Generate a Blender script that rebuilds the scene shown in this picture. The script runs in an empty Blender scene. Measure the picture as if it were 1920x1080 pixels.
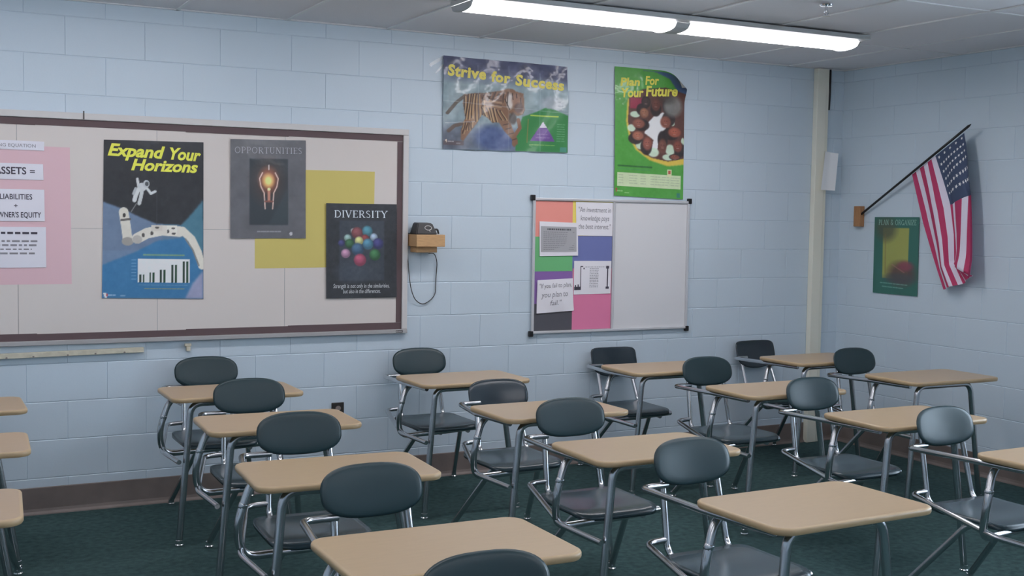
import bpy, bmesh, math, random
import numpy as np
from mathutils import Vector, Matrix
random.seed(7); rng = np.random.default_rng(7)
SC = bpy.context.scene
COL = SC.collection

# ------------------------------------------------------------------ camera
XC, ZC = 5.369, 2.711          # right wall, ceiling height
cam = bpy.data.cameras.new('camera'); cam.sensor_width = 36.0
cam.lens = 2219.99 / 1920 * 36.0; cam.clip_start = 0.05
yaw, pitch, roll = 0.477122628, -0.0617813088, 0.0159920563
cy, sy, cp, sp = math.cos(yaw), math.sin(yaw), math.cos(pitch), math.sin(pitch)
fw = Vector((sy*cp, cy*cp, sp)); rt = Vector((cy, -sy, 0)); up = rt.cross(fw)
cr, sr = math.cos(roll), math.sin(roll)
r2 = cr*rt + sr*up; u2 = -sr*rt + cr*up
co = bpy.data.objects.new('camera', cam); COL.objects.link(co)
co.matrix_world = Matrix(((r2.x, u2.x, -fw.x, -0.77996), (r2.y, u2.y, -fw.y, -6.65797), (r2.z, u2.z, -fw.z, 1.62692), (0, 0, 0, 1)))
SC.camera = co
# ------------------------------------------------------------------ world, exposure
w = bpy.data.worlds.new('sky'); SC.world = w; w.use_nodes = True
w.node_tree.nodes['Background'].inputs[0].default_value = (0.68, 0.83, 1.0, 1)
w.node_tree.nodes['Background'].inputs[1].default_value = 4.6
SC.view_settings.view_transform = 'Standard'; SC.view_settings.look = 'None'
SC.view_settings.gamma = 1.0; SC.view_settings.use_curve_mapping = False
SC.view_settings.exposure = 1.27
SC.cycles.use_denoising = True; SC.cycles.max_bounces = 10; SC.cycles.diffuse_bounces = 6
LENS_NEAR, LENS_FAR = 6.0, 4.4     # radiance of the fluorescent lenses

# ------------------------------------------------------------------ helpers
def lin(c):
    c = np.asarray(c, float) / 255.0
    return np.where(c <= 0.04045, c/12.92, ((c+0.055)/1.055)**2.4)
def S(r, g, b, k=1.45):            # a colour as it looks in the room's light -> albedo
    return tuple(np.minimum(lin((r, g, b))*k, 0.9)) + (1.0,)

def material(name, color, rough=0.5, metal=0.0, spec=0.5, bump=None, var=None, coat=0.0, coat_rough=0.1, attr=None, rand=0.0, emit=None):
    m = bpy.data.materials.new(name); m.use_nodes = True
    nt = m.node_tree; b = nt.nodes['Principled BSDF']; L = nt.links.new
    b.inputs['Base Color'].default_value = color
    b.inputs['Roughness'].default_value = rough; b.inputs['Metallic'].default_value = metal
    b.inputs['Specular IOR Level'].default_value = spec
    b.inputs['Coat Weight'].default_value = coat; b.inputs['Coat Roughness'].default_value = coat_rough
    src = None
    tc = nt.nodes.new('ShaderNodeTexCoord')
    if attr:
        a = nt.nodes.new('ShaderNodeVertexColor'); a.layer_name = attr; src = a.outputs['Color']
        L(src, b.inputs['Base Color'])
    if var:                         # (scale, amount, stretch xyz)
        mp = nt.nodes.new('ShaderNodeMapping'); mp.inputs['Scale'].default_value = var[2]
        L(tc.outputs['Object'], mp.inputs['Vector'])
        n = nt.nodes.new('ShaderNodeTexNoise'); n.inputs['Scale'].default_value = var[0]; n.inputs['Detail'].default_value = 4
        L(mp.outputs[0], n.inputs['Vector'])
        mr = nt.nodes.new('ShaderNodeMapRange'); mr.inputs[1].default_value = 0.3; mr.inputs[2].default_value = 0.7
        mr.inputs[3].default_value = 1-var[1]; mr.inputs[4].default_value = 1+var[1]
        L(n.outputs[0], mr.inputs[0])
        mx = nt.nodes.new('ShaderNodeMix'); mx.data_type = 'RGBA'; mx.blend_type = 'MULTIPLY'; mx.inputs[0].default_value = 1
        mx.inputs[6].default_value = color; L(mr.outputs[0], mx.inputs[7])
        if src: L(src, mx.inputs[6])
        src = mx.outputs[2]; L(src, b.inputs['Base Color'])
    if rand:
        oi = nt.nodes.new('ShaderNodeObjectInfo'); mr = nt.nodes.new('ShaderNodeMapRange')
        mr.inputs[3].default_value = 1-rand; mr.inputs[4].default_value = 1+rand; L(oi.outputs['Random'], mr.inputs[0])
        mx = nt.nodes.new('ShaderNodeMix'); mx.data_type = 'RGBA'; mx.blend_type = 'MULTIPLY'; mx.inputs[0].default_value = 1
        mx.inputs[6].default_value = color; L(mr.outputs[0], mx.inputs[7])
        if src: L(src, mx.inputs[6])
        src = mx.outputs[2]; L(src, b.inputs['Base Color'])
    if bump:                        # (scale, strength, distance)
        n = nt.nodes.new('ShaderNodeTexNoise'); n.inputs['Scale'].default_value = bump[0]; n.inputs['Detail'].default_value = 3
        L(tc.outputs['Object'], n.inputs['Vector'])
        bp = nt.nodes.new('ShaderNodeBump'); bp.inputs['Strength'].default_value = bump[1]; bp.inputs['Distance'].default_value = bump[2]
        L(n.outputs[0], bp.inputs['Height']); L(bp.outputs[0], b.inputs['Normal'])
        if coat: L(bp.outputs[0], b.inputs['Coat Normal'])
    if emit:
        b.inputs['Emission Color'].default_value = emit[0]; b.inputs['Emission Strength'].default_value = emit[1]
    return m

def obj(name, mesh, parent=None, loc=None):
    o = bpy.data.objects.new(name, mesh); COL.objects.link(o)
    if parent: o.parent = parent
    if loc is not None: o.location = loc
    return o
def thing(name, label, cat, loc=(0, 0, 0), rz=0, group=None, mesh=None):
    o = obj(name, mesh, None, loc); o.rotation_euler = (0, 0, rz)
    o['label'] = label; o['category'] = cat
    if group: o['group'] = group
    return o
def tag(o, label, cat, group=None):
    o['label'] = label; o['category'] = cat
    if group: o['group'] = group
    return o
def struct(name, mesh, loc=(0, 0, 0)):
    o = obj(name, mesh, None, loc); o['kind'] = 'structure'; return o
def mesh_of(name, verts, faces, mats, smooth=False, idx=None, origin=None):
    if origin is not None:
        ov = Vector(origin); verts = [tuple(Vector(v)-ov) for v in verts]
    me = bpy.data.meshes.new(name); me.from_pydata([tuple(v) for v in verts], [], faces)
    for m in (mats if isinstance(mats, (list, tuple)) else [mats]): me.materials.append(m)
    if idx is not None: me.polygons.foreach_set('material_index', idx)
    if smooth: me.polygons.foreach_set('use_smooth', [True]*len(me.polygons))
    me.update(); return me
class MB:                            # collects shapes into one mesh
    def __init__(s): s.v = []; s.f = []; s.i = []
    def add(s, v, f, mi=0):
        n = len(s.v); s.v += [tuple(x) for x in v]; s.f += [tuple(a+n for a in q) for q in f]; s.i += [mi]*len(f); return s
    def box(s, a, b, mi=0):
        (x0, y0, z0), (x1, y1, z1) = a, b
        v = [(x0,y0,z0),(x1,y0,z0),(x1,y1,z0),(x0,y1,z0),(x0,y0,z1),(x1,y0,z1),(x1,y1,z1),(x0,y1,z1)]
        return s.add(v, [(3,2,1,0),(4,5,6,7),(0,1,5,4),(1,2,6,5),(2,3,7,6),(3,0,4,7)], mi)
    def bbox(s, a, b, bev=0.003, seg=2, mi=0):
        bm = bmesh.new(); bmesh.ops.create_cube(bm, size=1)
        for v in bm.verts: v.co = Vector([(a[k]+b[k])/2 + v.co[k]*(b[k]-a[k]) for k in range(3)])
        bmesh.ops.bevel(bm, geom=list(bm.edges), offset=bev, segments=seg, affect='EDGES', profile=0.5)
        bm.verts.index_update()
        s.add([v.co[:] for v in bm.verts], [[v.index for v in f.verts] for f in bm.faces], mi); bm.free(); return s
    def tube(s, pts, r, n=10, mi=0, fil=0.04, seg=6, caps=True):
        P = fillet([Vector(p) for p in pts], fil, seg); rings = []; t0 = (P[1]-P[0]).normalized()
        nrm = t0.orthogonal().normalized()
        V = []
        for i, p in enumerate(P):
            t = ((P[min(i+1, len(P)-1)]-P[max(i-1, 0)])).normalized()
            nrm = (nrm - t*nrm.dot(t)).normalized(); bn = t.cross(nrm)
            rr = r[0]+(r[1]-r[0])*i/(len(P)-1) if isinstance(r, tuple) else r
            V += [p + rr*(math.cos(a)*nrm+math.sin(a)*bn) for a in [2*math.pi*k/n for k in range(n)]]
        F = [(i*n+k, i*n+(k+1) % n, (i+1)*n+(k+1) % n, (i+1)*n+k) for i in range(len(P)-1) for k in range(n)]
        if caps: F += [tuple(range(n))[::-1], tuple((len(P)-1)*n+k for k in range(n))]
        return s.add(V, F, mi)
    def lathe(s, prof, c=(0, 0, 0), n=14, mi=0):
        V = []; m = len(prof)
        for (r, z) in prof: V += [(c[0]+r*math.cos(2*math.pi*k/n), c[1]+r*math.sin(2*math.pi*k/n), c[2]+z) for k in range(n)]
        F = [(i*n+k, i*n+(k+1) % n, (i+1)*n+(k+1) % n, (i+1)*n+k) for i in range(m-1) for k in range(n)]
        F += [tuple(range(n))[::-1], tuple((m-1)*n+k for k in range(n))]
        return s.add(V, F, mi)
    def mesh(s, name, mats, smooth=False, origin=None, auto=None):
        me = mesh_of(name, s.v, s.f, mats, smooth, s.i, origin)
        if auto: me.set_sharp_from_angle(angle=math.radians(auto))
        return me
def fillet(P, r, seg):
    if len(P) < 3: return P
    out = [P[0]]
    for i in range(1, len(P)-1):
        a, b, c = P[i-1], P[i], P[i+1]; d1 = (a-b); d2 = (c-b)
        k = min(r, d1.length*0.48, d2.length*0.48)
        p, q = b+d1.normalized()*k, b+d2.normalized()*k
        out += [(1-t)**2*p+2*t*(1-t)*b+t*t*q for t in [j/seg for j in range(seg+1)]]
    return out+[P[-1]]

# ------------------------------------------------------------------ materials
WALL = S(172, 184, 193, 1.46)
M_wall = material('painted_block', WALL, 0.42, bump=(90, 0.12, 0.002), rand=0.012)
M_mortar = material('painted_mortar', S(163, 177, 190, 1.42), 0.55)
M_wallplain = material('painted_wall', WALL, 0.5)
M_ceil = material('ceiling_tile', (0.82, 0.80, 0.82, 1), 0.9, bump=(140, 0.3, 0.003), rand=0.02)
M_grid = material('ceiling_grid', (0.80, 0.80, 0.80, 1), 0.45)
M_carpet = material('green_carpet', (0.055, 0.104, 0.104, 1), 0.95, spec=0.15, bump=(420, 0.8, 0.006), var=(30, 0.25, (1, 1, 1)))
M_base = material('brown_vinyl_base', (0.19, 0.155, 0.14, 1), 0.45, var=(8, 0.12, (1, 1, 1)))
M_chrome = material('chrome_tube', (0.56, 0.57, 0.59, 1), 0.2, 1.0)
M_bright = material('bright_chrome', (0.78, 0.78, 0.8, 1), 0.12, 1.0)
M_lam = material('tan_laminate', (0.44, 0.315, 0.19, 1), 0.32, var=(14, 0.025, (1, 5, 1)), spec=0.45)
M_edge = material('tan_edge', (0.46, 0.33, 0.19, 1), 0.35)
M_green = material('dark_green_vinyl', (0.016, 0.039, 0.046, 1), 0.36, bump=(260, 0.06, 0.001), spec=0.5)
M_gloss = material('glossy_slate_plastic', (0.020, 0.032, 0.042, 1), 0.2, spec=0.6)
M_seat = material('seat_plastic', (0.036, 0.060, 0.072, 1), 0.27, spec=0.6)
M_black = material('black_plastic', (0.012, 0.012, 0.014, 1), 0.4)
M_white = material('white_paint', (0.66, 0.64, 0.63, 1), 0.45)
M_alu = material('aluminium', (0.70, 0.70, 0.72, 1), 0.35, 0.35)
M_gray = material('grey_rail', (0.42, 0.41, 0.41, 1), 0.45)
M_cream = material('cream_paint', (0.84, 0.82, 0.70, 1), 0.5)
M_creamd = material('cream_paint_worn', (0.62, 0.58, 0.46, 1), 0.55, var=(25, 0.12, (1, 1, 1)))
M_wood = material('pale_wood', (0.60, 0.36, 0.17, 1), 0.5, var=(22, 0.12, (1, 8, 8)))
M_wood2 = material('orange_wood', (0.40, 0.20, 0.09, 1), 0.5, var=(22, 0.15, (8, 8, 1)))
M_board = material('whiteboard', (0.75, 0.75, 0.765, 1), 0.08, spec=0.3)
M_beige = material('beige_paper', S(190, 183, 178, 1.42), 0.85)
M_brown = material('brown_border', S(84, 68, 70, 1.42), 0.7)
M_lens = material('lit_lens', (0.9, 0.9, 0.9, 1), 0.4, emit=((1.0, 0.965, 1.0, 1), LENS_NEAR))
M_lens2 = material('lit_lens_far', (0.9, 0.9, 0.9, 1), 0.4, emit=((1.0, 0.965, 1.0, 1), LENS_FAR))
M_house = material('light_housing', (0.55, 0.56, 0.56, 1), 0.4)
M_plate = material('dark_plate', (0.035, 0.032, 0.03, 1), 0.4)
_mc = {}
def paint(r, g, b, k=1.45, rough=0.7, coat=0.0):
    key = (r, g, b, k, rough, coat)
    if key not in _mc: _mc[key] = material('print_%d_%d_%d' % (r, g, b), S(r, g, b, k), rough, coat=coat)
    return _mc[key]

# ------------------------------------------------------------------ room shell
X0, Y0 = -2.44, -8.3
# floor
def grid_box(name, a, b, mat, loc=(0, 0, 0)): return struct(name, MB().box(a, b).mesh(name, mat), loc)
grid_box('floor', (X0, Y0, -0.12), (XC, 0, 0), M_carpet)
BL, BH, ZB = 0.4064, 0.2032, 0.19      # block module, first bed joint height above the floor
def block_mesh(L, H, name):
    g, c, d = 0.0008, 0.003, 0.0022    # half joint, chamfer, depth
    hx, hz = L/2-g, H/2-g
    v = [(-hx,0,-hz),(hx,0,-hz),(hx,0,hz),(-hx,0,hz),(-hx+0.0015,-d,-hz+c),(hx-0.0015,-d,-hz+c),(hx-0.0015,-d,hz-c),(-hx+0.0015,-d,hz-c)]
    return mesh_of(name, v, [(4,5,6,7),(0,1,5,4),(1,2,6,5),(2,3,7,6),(3,0,4,7)], M_wall)
_bc = {}
def blocks(wall, length, place, first_off, rz):
    for c in range(-1, 13):
        z0, z1 = max(ZB+BH*c, 0), min(ZB+BH*(c+1), ZC)
        if z1-z0 < 0.02: continue
        off = first_off if (c % 2 == 0) else first_off+BL/2
        k = -2
        while True:
            a, b = off+k*BL, off+(k+1)*BL; k += 1
            if a >= length: break
            a, b = max(a, 0), min(b, length)
            if b-a < 0.03: continue
            key = (round(b-a, 3), round(z1-z0, 3))
            if key not in _bc: _bc[key] = block_mesh(b-a, z1-z0, 'block')
            o = obj('block', _bc[key], wall, place((a+b)/2, (z0+z1)/2)); o.rotation_euler = (0, 0, rz)
wb = grid_box('wall_back', (X0, 0.0, 0), (XC+0.2, 0.2, ZC), M_mortar)
# course c=0 (just above the first bed joint) has half-block offset relative to courses c odd
blocks(wb, XC-X0, lambda s, z: (X0+s, -0.0002, z), (-X0) % BL - BL/2, 0)
WY0, WY1, WZ0, WZ1 = -6.9, -2.66, 0.92, 2.40
m = MB().box((XC, WY1, 0), (XC+0.2, 0, ZC)).box((XC, Y0, 0), (XC+0.2, WY0, ZC)).box((XC, WY0, 0), (XC+0.2, WY1, WZ0)).box((XC, WY0, WZ1), (XC+0.2, WY1, ZC))
wr = struct('wall_right', m.mesh('wall_right', M_mortar))
blocks(wr, -WY1, lambda s, z: (XC+0.0002, -s, z), 0.10, math.radians(-90))
grid_box('wall_left', (X0-0.2, Y0, 0), (X0, 0, ZC), M_wallplain)
grid_box('wall_front', (X0-0.2, Y0-0.2, 0), (XC+0.2, Y0, ZC), M_wallplain)
# right-hand windows (beyond the frame): aluminium frames and panes
nt = None
M_glass = bpy.data.materials.new('window_glass'); M_glass.use_nodes = True; nt = M_glass.node_tree
nt.nodes.remove(nt.nodes['Principled BSDF'])
tr = nt.nodes.new('ShaderNodeBsdfTransparent'); gl = nt.nodes.new('ShaderNodeBsdfGlossy'); gl.inputs['Roughness'].default_value = 0.02
fr = nt.nodes.new('ShaderNodeFresnel'); mxs = nt.nodes.new('ShaderNodeMixShader')
nt.links.new(fr.outputs[0], mxs.inputs[0]); nt.links.new(tr.outputs[0], mxs.inputs[1]); nt.links.new(gl.outputs[0], mxs.inputs[2])
nt.links.new(mxs.outputs[0], nt.nodes['Material Output'].inputs[0])
nw = 3; wl = (WY1-WY0)/nw
for k in range(nw):
    y0, y1 = WY0+wl*k, WY0+wl*(k+1); f = MB(); e = 0.05
    f.box((XC+0.04, y0, WZ0), (XC+0.12, y0+e, WZ1)).box((XC+0.04, y1-e, WZ0), (XC+0.12, y1, WZ1))
    f.box((XC+0.04, y0+e, WZ0), (XC+0.12, y1-e, WZ0+e)).box((XC+0.04, y0+e, WZ1-e), (XC+0.12, y1-e, WZ1))
    f.box((XC+0.05, y0+e, 1.62), (XC+0.11, y1-e, 1.66))
    wn = struct('window_%d' % (k+1), f.mesh('window', M_alu))
    obj('pane', MB().box((XC+0.075, y0+e, WZ0+e), (XC+0.08, y1-e, 1.62)).mesh('pane', M_glass), wn)
    obj('pane', MB().box((XC+0.075, y0+e, 1.66), (XC+0.08, y1-e, WZ1-e)).mesh('pane', M_glass), wn)
# ceiling: tiles hung in a grid
ce = grid_box('ceiling', (X0, Y0, ZC+0.05), (XC+0.2, 0.2, ZC+0.15), M_mortar)
TX = [1.19+0.6096*k for k in range(-6, 7)]; TX = [X0]+[x for x in TX if X0+0.05 < x < XC-0.05]+[XC]
TY = [0.0]+[-1.06-1.2192*k for k in range(6)]; TY = [y for y in TY if y > Y0+0.05]+[Y0]
_tc = {}
for i in range(len(TX)-1):
    for j in range(len(TY)-1):
        sx, sy_ = TX[i+1]-TX[i]-0.016, TY[j]-TY[j+1]-0.016
        key = (round(sx, 3), round(sy_, 3))
        if key not in _tc: _tc[key] = MB().box((-sx/2, -sy_/2, 0), (sx/2, sy_/2, 0.016)).mesh('ceiling_tile', M_ceil)
        obj('ceiling_tile', _tc[key], ce, ((TX[i]+TX[i+1])/2, (TY[j]+TY[j+1])/2, ZC+0.004+0.003*random.random()))
g = MB()
for x in TX[1:-1]: g.box((x-0.010, Y0, ZC-0.001), (x+0.010, 0, ZC+0.006))
for y in TY[1:-1]: g.box((X0, y-0.010, ZC-0.0005), (XC, y+0.010, ZC+0.0055))
g.box((X0, -0.018, ZC-0.001), (XC, 0, ZC+0.006)).box((XC-0.018, Y0, ZC-0.001), (XC, -0.018, ZC+0.006))
obj('ceiling_grid', g.mesh('ceiling_grid', M_grid), ce)
# vinyl cove base
def cove(name, a, b, inward):
    prof = [(0.0, 0.0), (0.022, 0.0), (0.020, 0.006), (0.010, 0.016), (0.006, 0.03), (0.005, 0.140), (0.003, 0.144), (0.0, 0.144)]
    A, B, I = Vector(a), Vector(b), Vector(inward)
    V = [p+I*d+Vector((0, 0, z)) for p in (A, B) for d, z in prof]; n = len(prof)
    F = [(i, i+1, n+i+1, n+i) for i in range(n-1)]+[tuple(range(n)), tuple(range(2*n-1, n-1, -1))]
    return struct(name, mesh_of(name, V, F, M_base))
cove('baseboard_back', (X0, -0.004, 0), (XC-0.004, -0.004, 0), (0, -1, 0))
cove('baseboard_right', (XC-0.004, -0.026, 0), (XC-0.004, Y0, 0), (-1, 0, 0))
# raceway post by the corner
rp = MB().bbox((5.078, -0.05, 0.0), (5.162, -0.0045, ZC-0.002), 0.004).bbox((5.148, -0.04, 0.0), (5.192, -0.0045, ZC-0.002), 0.003)
post = tag(obj('cable_raceway', rp.mesh('cable_raceway', M_cream, origin=(5.13, -0.02, 0)), None, (5.13, -0.02, 0)), 'tall cream wall raceway running floor to ceiling near the room corner', 'raceway')
cb = MB().tube([(5.205, -0.03, ZC-0.002), (5.206, -0.03, 2.52), (5.2, -0.03, 2.42)], 0.011)
tag(obj('black_cable', cb.mesh('black_cable', M_black, True, origin=(5.2, -0.03, 2.42)), None, (5.2, -0.03, 2.42)), 'short black cable coming down from the ceiling along the cream raceway', 'cable')

# ------------------------------------------------------------------ ceiling lights
def light(x0, x1, y, lens, label, kind='light'):
    c = ((x0+x1)/2, y, ZC-0.004)
    t = thing('ceiling_light', label, 'light', c, 0, 'fluorescent wraparound lights')
    hw, L = 0.135, (x1-x0)/2
    obj('housing', MB().bbox((-L, -0.185, -0.026), (L, 0.145, 0.0), 0.004).mesh('housing', M_house), t)
    gap = 0.045
    for s in (-1, 1):
        a, b = (-L+0.012, -gap) if s < 0 else (gap, L-0.012)
        prof = [(-0.100+0.228*k/12, -0.0262-0.034*math.sqrt(max(0, 1-(2*k/12-1)**2))**0.8) for k in range(13)]
        V = [(x, q, z) for x in (a, b) for q, z in prof]; n = 13
        F = [(i, i+1, n+i+1, n+i) for i in range(n-1)]+[tuple(range(n)), tuple(range(2*n-1, n-1, -1))]
        obj('lens', mesh_of('lens', V, F, lens, False), t)
    def plate(a, b):
        prof = [(-0.106+0.240*k/12, -0.0262-0.040*math.sqrt(max(0, 1-(2*k/12-1)**2))**0.8) for k in range(13)]
        V = [(x, q, z) for x in (a, b) for q, z in prof]; n = 13
        return mesh_of('end_plate', V, [(i, i+1, n+i+1, n+i) for i in range(n-1)]+[tuple(range(n)), tuple(range(2*n-1, n-1, -1))], M_house)
    obj('joint_plate', plate(-gap, gap), t)
    obj('end_cap', plate(-L, -L+0.012), t); obj('end_cap', plate(L-0.012, L), t)
light(1.735, 4.285, -1.20, M_lens, 'lit fluorescent ceiling light in two sections at the top of the picture')
light(-1.45, 1.10, -1.20, M_lens2, 'lit ceiling light left of the visible pair, above the bulletin board')
light(1.735, 4.285, -3.64, M_lens2, 'lit ceiling light over the middle rows of desks')
light(-1.45, 1.10, -3.64, M_lens2, 'lit ceiling light over the left middle desks')
light(1.735, 4.285, -6.08, M_lens2, 'lit ceiling light at the rear right of the room')
light(-1.45, 1.10, -6.08, M_lens2, 'lit ceiling light above the camera at the rear left')
# sprinkler
s = MB().lathe([(0.03, 0), (0.034, -0.004), (0.03, -0.010), (0.010, -0.013)], n=16).lathe([(0.008, -0.012), (0.008, -0.035), (0.004, -0.036)], n=10)
s.tube([(0, -0.008, -0.03), (0, -0.015, -0.045), (0, -0.003, -0.06)], 0.003, 6, fil=0.005).tube([(0, 0.008, -0.03), (0, 0.015, -0.045), (0, 0.003, -0.06)], 0.003, 6, fil=0.005).lathe([(0.018, -0.062), (0.018, -0.059), (0.004, -0.058)], n=12)
tag(obj('sprinkler_head', s.mesh('sprinkler_head', M_bright, True, auto=40), None, (3.37, -2.02, ZC-0.002)), 'small metal fire sprinkler head on the ceiling beside the light', 'sprinkler')

# ------------------------------------------------------------------ combination desks
def rrect(hx, hy, r, n=6):
    P = []
    for (sx, sy_, a0) in ((1, 1, 0), (-1, 1, 90), (-1, -1, 180), (1, -1, 270)):
        for k in range(n+1):
            a = math.radians(a0+90*k/n); P.append((sx*(hx-r)+r*math.cos(a), sy_*(hy-r)+r*math.sin(a)))
    return P
def tabletop_mesh(wd):
    m = MB(); rings = [(0.010, 0.7305), (0.003, 0.7292), (0.0, 0.725), (0.0, 0.714), (0.004, 0.7085)]
    V = []; n = None
    for ins, z in rings:
        P = rrect(wd/2-ins, 0.214-ins, 0.055-ins); n = len(P); V += [(x, y, z) for x, y in P]
    F = [(i*n+(k+1) % n, i*n+k, (i+1)*n+k, (i+1)*n+(k+1) % n) for i in range(len(rings)-1) for k in range(n)]
    m.add(V, F, 1); m.add(V[:n], [tuple(range(n))], 0); m.add(V[-n:], [tuple(range(n))[::-1]], 1)
    return m.mesh('tabletop', [M_lam, M_edge], True, auto=50)
def backrest_mesh(w_, h, etop, ebot, mat, lean, thick=0.022, wrap=0.55, c=(0, 0, 0)):
    N = 44; m = MB(); V = []
    ss = [0.0, 0.35, 0.65, 0.86, 0.95, 1.0]
    def pt(s, k, side):
        a = 2*math.pi*k/N; ca, sa = math.cos(a), math.sin(a); e = etop if sa >= 0 else ebot
        x = math.copysign(abs(ca)**(2/e), ca)*w_/2*s; z = math.copysign(abs(sa)**(2/e), sa)*h/2*s
        y = -wrap*x*x + side*thick/2*(1-s**5)**0.5 + 0.0*z
        return (c[0]+x, c[1]+y+z*lean, c[2]+z)
    for side in (-1, 1):
        idx0 = len(V)
        V.append(pt(0, 0, side))
        for s_ in ss[1:]: V += [pt(s_, k, side) for k in range(N)]
        F = []
        for k in range(N):
            k2 = (k+1) % N
            F.append((idx0, idx0+1+k, idx0+1+k2))
            for r in range(len(ss)-2): F.append((idx0+1+r*N+k, idx0+1+(r+1)*N+k, idx0+1+(r+1)*N+k2, idx0+1+r*N+k2))
        if side > 0: F = [q[::-1] for q in F]
        m.f += F; m.i += [0]*len(F)
    m.v = V
    me = m.mesh('backrest', mat, True)
    bm = bmesh.new(); bm.from_mesh(me); bmesh.ops.remove_doubles(bm, verts=bm.verts, dist=1e-5); bm.to_mesh(me); bm.free()
    me.polygons.foreach_set('use_smooth', [True]*len(me.polygons)); return me
def seat_mesh():
    nx, ny = 18, 14; V = []
    P = []
    def f(u, v, top):
        e = 7.0; r = (abs(u)**e+abs(v)**e)**(1/e); q = max(abs(u), abs(v)); k = q/r if r > 0 else 1
        x, y = u*k*0.197, v*k*0.193
        z = 0.432-0.010*math.exp(-((x*x)/0.02+(y-0.04)**2/0.016)) - (0.020*max(0, -y/0.193-0.55)**2*4) + 0.014*max(0, y/0.193-0.6)
        return (0.007+x, 0.368+y, z-(0 if top else 0.016))
    g_ = [[(-1+2*i/nx, -1+2*j/ny) for i in range(nx+1)] for j in range(ny+1)]
    for top in (1, 0): V += [f(u, v, top) for row in g_ for (u, v) in row]
    W = nx+1; o = W*(ny+1); F = []
    for j in range(ny):
        for i in range(nx):
            a = j*W+i; F.append((a, a+1, a+W+1, a+W)); F.append((o+a+W, o+a+W+1, o+a+1, o+a))
    edge = [i for i in range(W)]+[j*W+nx for j in range(1, ny+1)]+[ny*W+i for i in range(nx-1, -1, -1)]+[j*W for j in range(ny-1, 0, -1)]
    for a, b in zip(edge, edge[1:]+edge[:1]): F.append((b, a, o+a, o+b))
    return mesh_of('seat', V, F, M_seat, True)
PX = (-0.085, 0.155)               # left and right back post
_dm = {}
def DM(key, fn):
    if key not in _dm: _dm[key] = fn()
    return _dm[key]
T = lambda name, pts, r, **k: DM((name, str(pts)), lambda: MB().tube(pts, r, **k).mesh(name, M_chrome, True, auto=50))
seatm = seat_mesh()
glide = MB().lathe([(0.010, 0.034), (0.0165, 0.030), (0.0165, 0.012), (0.020, 0.008), (0.020, 0.002), (0.012, 0.0)], n=12).mesh('foot_glide', M_bright, True, auto=40)
collar = MB().lathe([(0.0158, -0.010), (0.0172, -0.008), (0.0172, 0.008), (0.0158, 0.010)], n=12).mesh('collar', M_chrome, True, auto=40)
def student_desk(cx, cy_, rot, label, kind='pad', wd=0.65, sc=1.0):
    t = thing('student_desk', label, 'desk', (cx, cy_, 0), math.radians(rot), 'one-piece student desks')
    obj('tabletop', DM(('top', wd), lambda: tabletop_mesh(wd)), t)
    hw = wd/2-0.325
    lo = kind != 'pad'
    if kind == 'pad': bk = DM(kind, lambda: backrest_mesh(0.347, 0.166, 2.75, 2.6, M_green, 0.30, c=(0.03, 0.672, 0.735)))
    elif kind == 'stadium': bk = DM(kind, lambda: backrest_mesh(0.347, 0.160, 3.2, 3.0, M_gloss, 0.30, 0.014, 0.7, c=(0.085, 0.690, 0.690)))
    else: bk = DM(kind, lambda: backrest_mesh(0.345, 0.190, 7.0, 2.2, M_gloss, 0.28, 0.014, 0.7, c=(0.085, 0.715, 0.672)))
    b = obj('backrest', bk, t)
    ztop, ytop = {'pad': (0.765, 0.698), 'stadium': (0.70, 0.708), 'moulded': (0.69, 0.734)}[kind]
    dx = 0.055 if kind != 'pad' else 0.0
    for x in PX:
        x += dx; e = -0.016 if x < 0.05+dx else 0.016
        obj('back_post', T('back_post', [(x, ytop, ztop), (x+e, 0.622, 0.425), (x+e*0.4, 0.57, 0.398), (x-e*1.5, 0.26, 0.398)], 0.0122), t)
    obj('seat', seatm, t)
    ax = -0.085+dx
    obj('arm_rail', T('arm_rail', [(ax, 0.655, 0.660), (ax-0.12, 0.645, 0.662), (-0.285-hw, 0.19, 0.692), (-0.27-hw, -0.12, 0.695)], 0.0118), t)
    obj('lower_rail', T('lower_rail', [(ax-0.012, 0.632, 0.466), (ax-0.105, 0.63, 0.463), (-0.318-hw, 0.10, 0.425), (-0.285-hw, -0.155, 0.415)], 0.0118), t)
    obj('seat_support', T('seat_support', [(-0.08-hw, 0.17, 0.691), (-0.262-hw, 0.16, 0.689), (-0.325-hw, 0.135, 0.52), (-0.300-hw, 0.17, 0.396), (0.0, 0.205, 0.397), (0.235, 0.255, 0.397)], 0.0156, fil=0.07), t)
    def leg(pts, foot, r):
        l = obj('leg', T('leg', pts, r, fil=0.055), t); obj('foot_glide', glide, l, (foot[0], foot[1], 0))
        return l
    leg([(-0.04, -0.125, 0.692), (-0.222-hw, -0.125, 0.692), (-0.280-hw, -0.130, 0.022)], (-0.280-hw, -0.130), 0.0158)
    leg([(-0.04, -0.125, 0.692), (0.170+hw*0.6, -0.125, 0.692), (0.280+hw*0.6, -0.125, 0.022)], (0.280+hw*0.6, -0.125), 0.0158)
    leg([(0.00, 0.27, 0.376), (-0.06, 0.43, 0.373), (-0.15, 0.715, 0.022)], (-0.15, 0.715), 0.0140)
    leg([(0.17, 0.27, 0.376), (0.20, 0.43, 0.373), (0.30, 0.725, 0.022)], (0.30, 0.725), 0.0140)
    cl = obj('collar', collar, t, (-0.300-hw, 0.145, 0.588)); cl.rotation_euler = (math.radians(8), math.radians(20), 0)
    return t
G = 'student desk '
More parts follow.
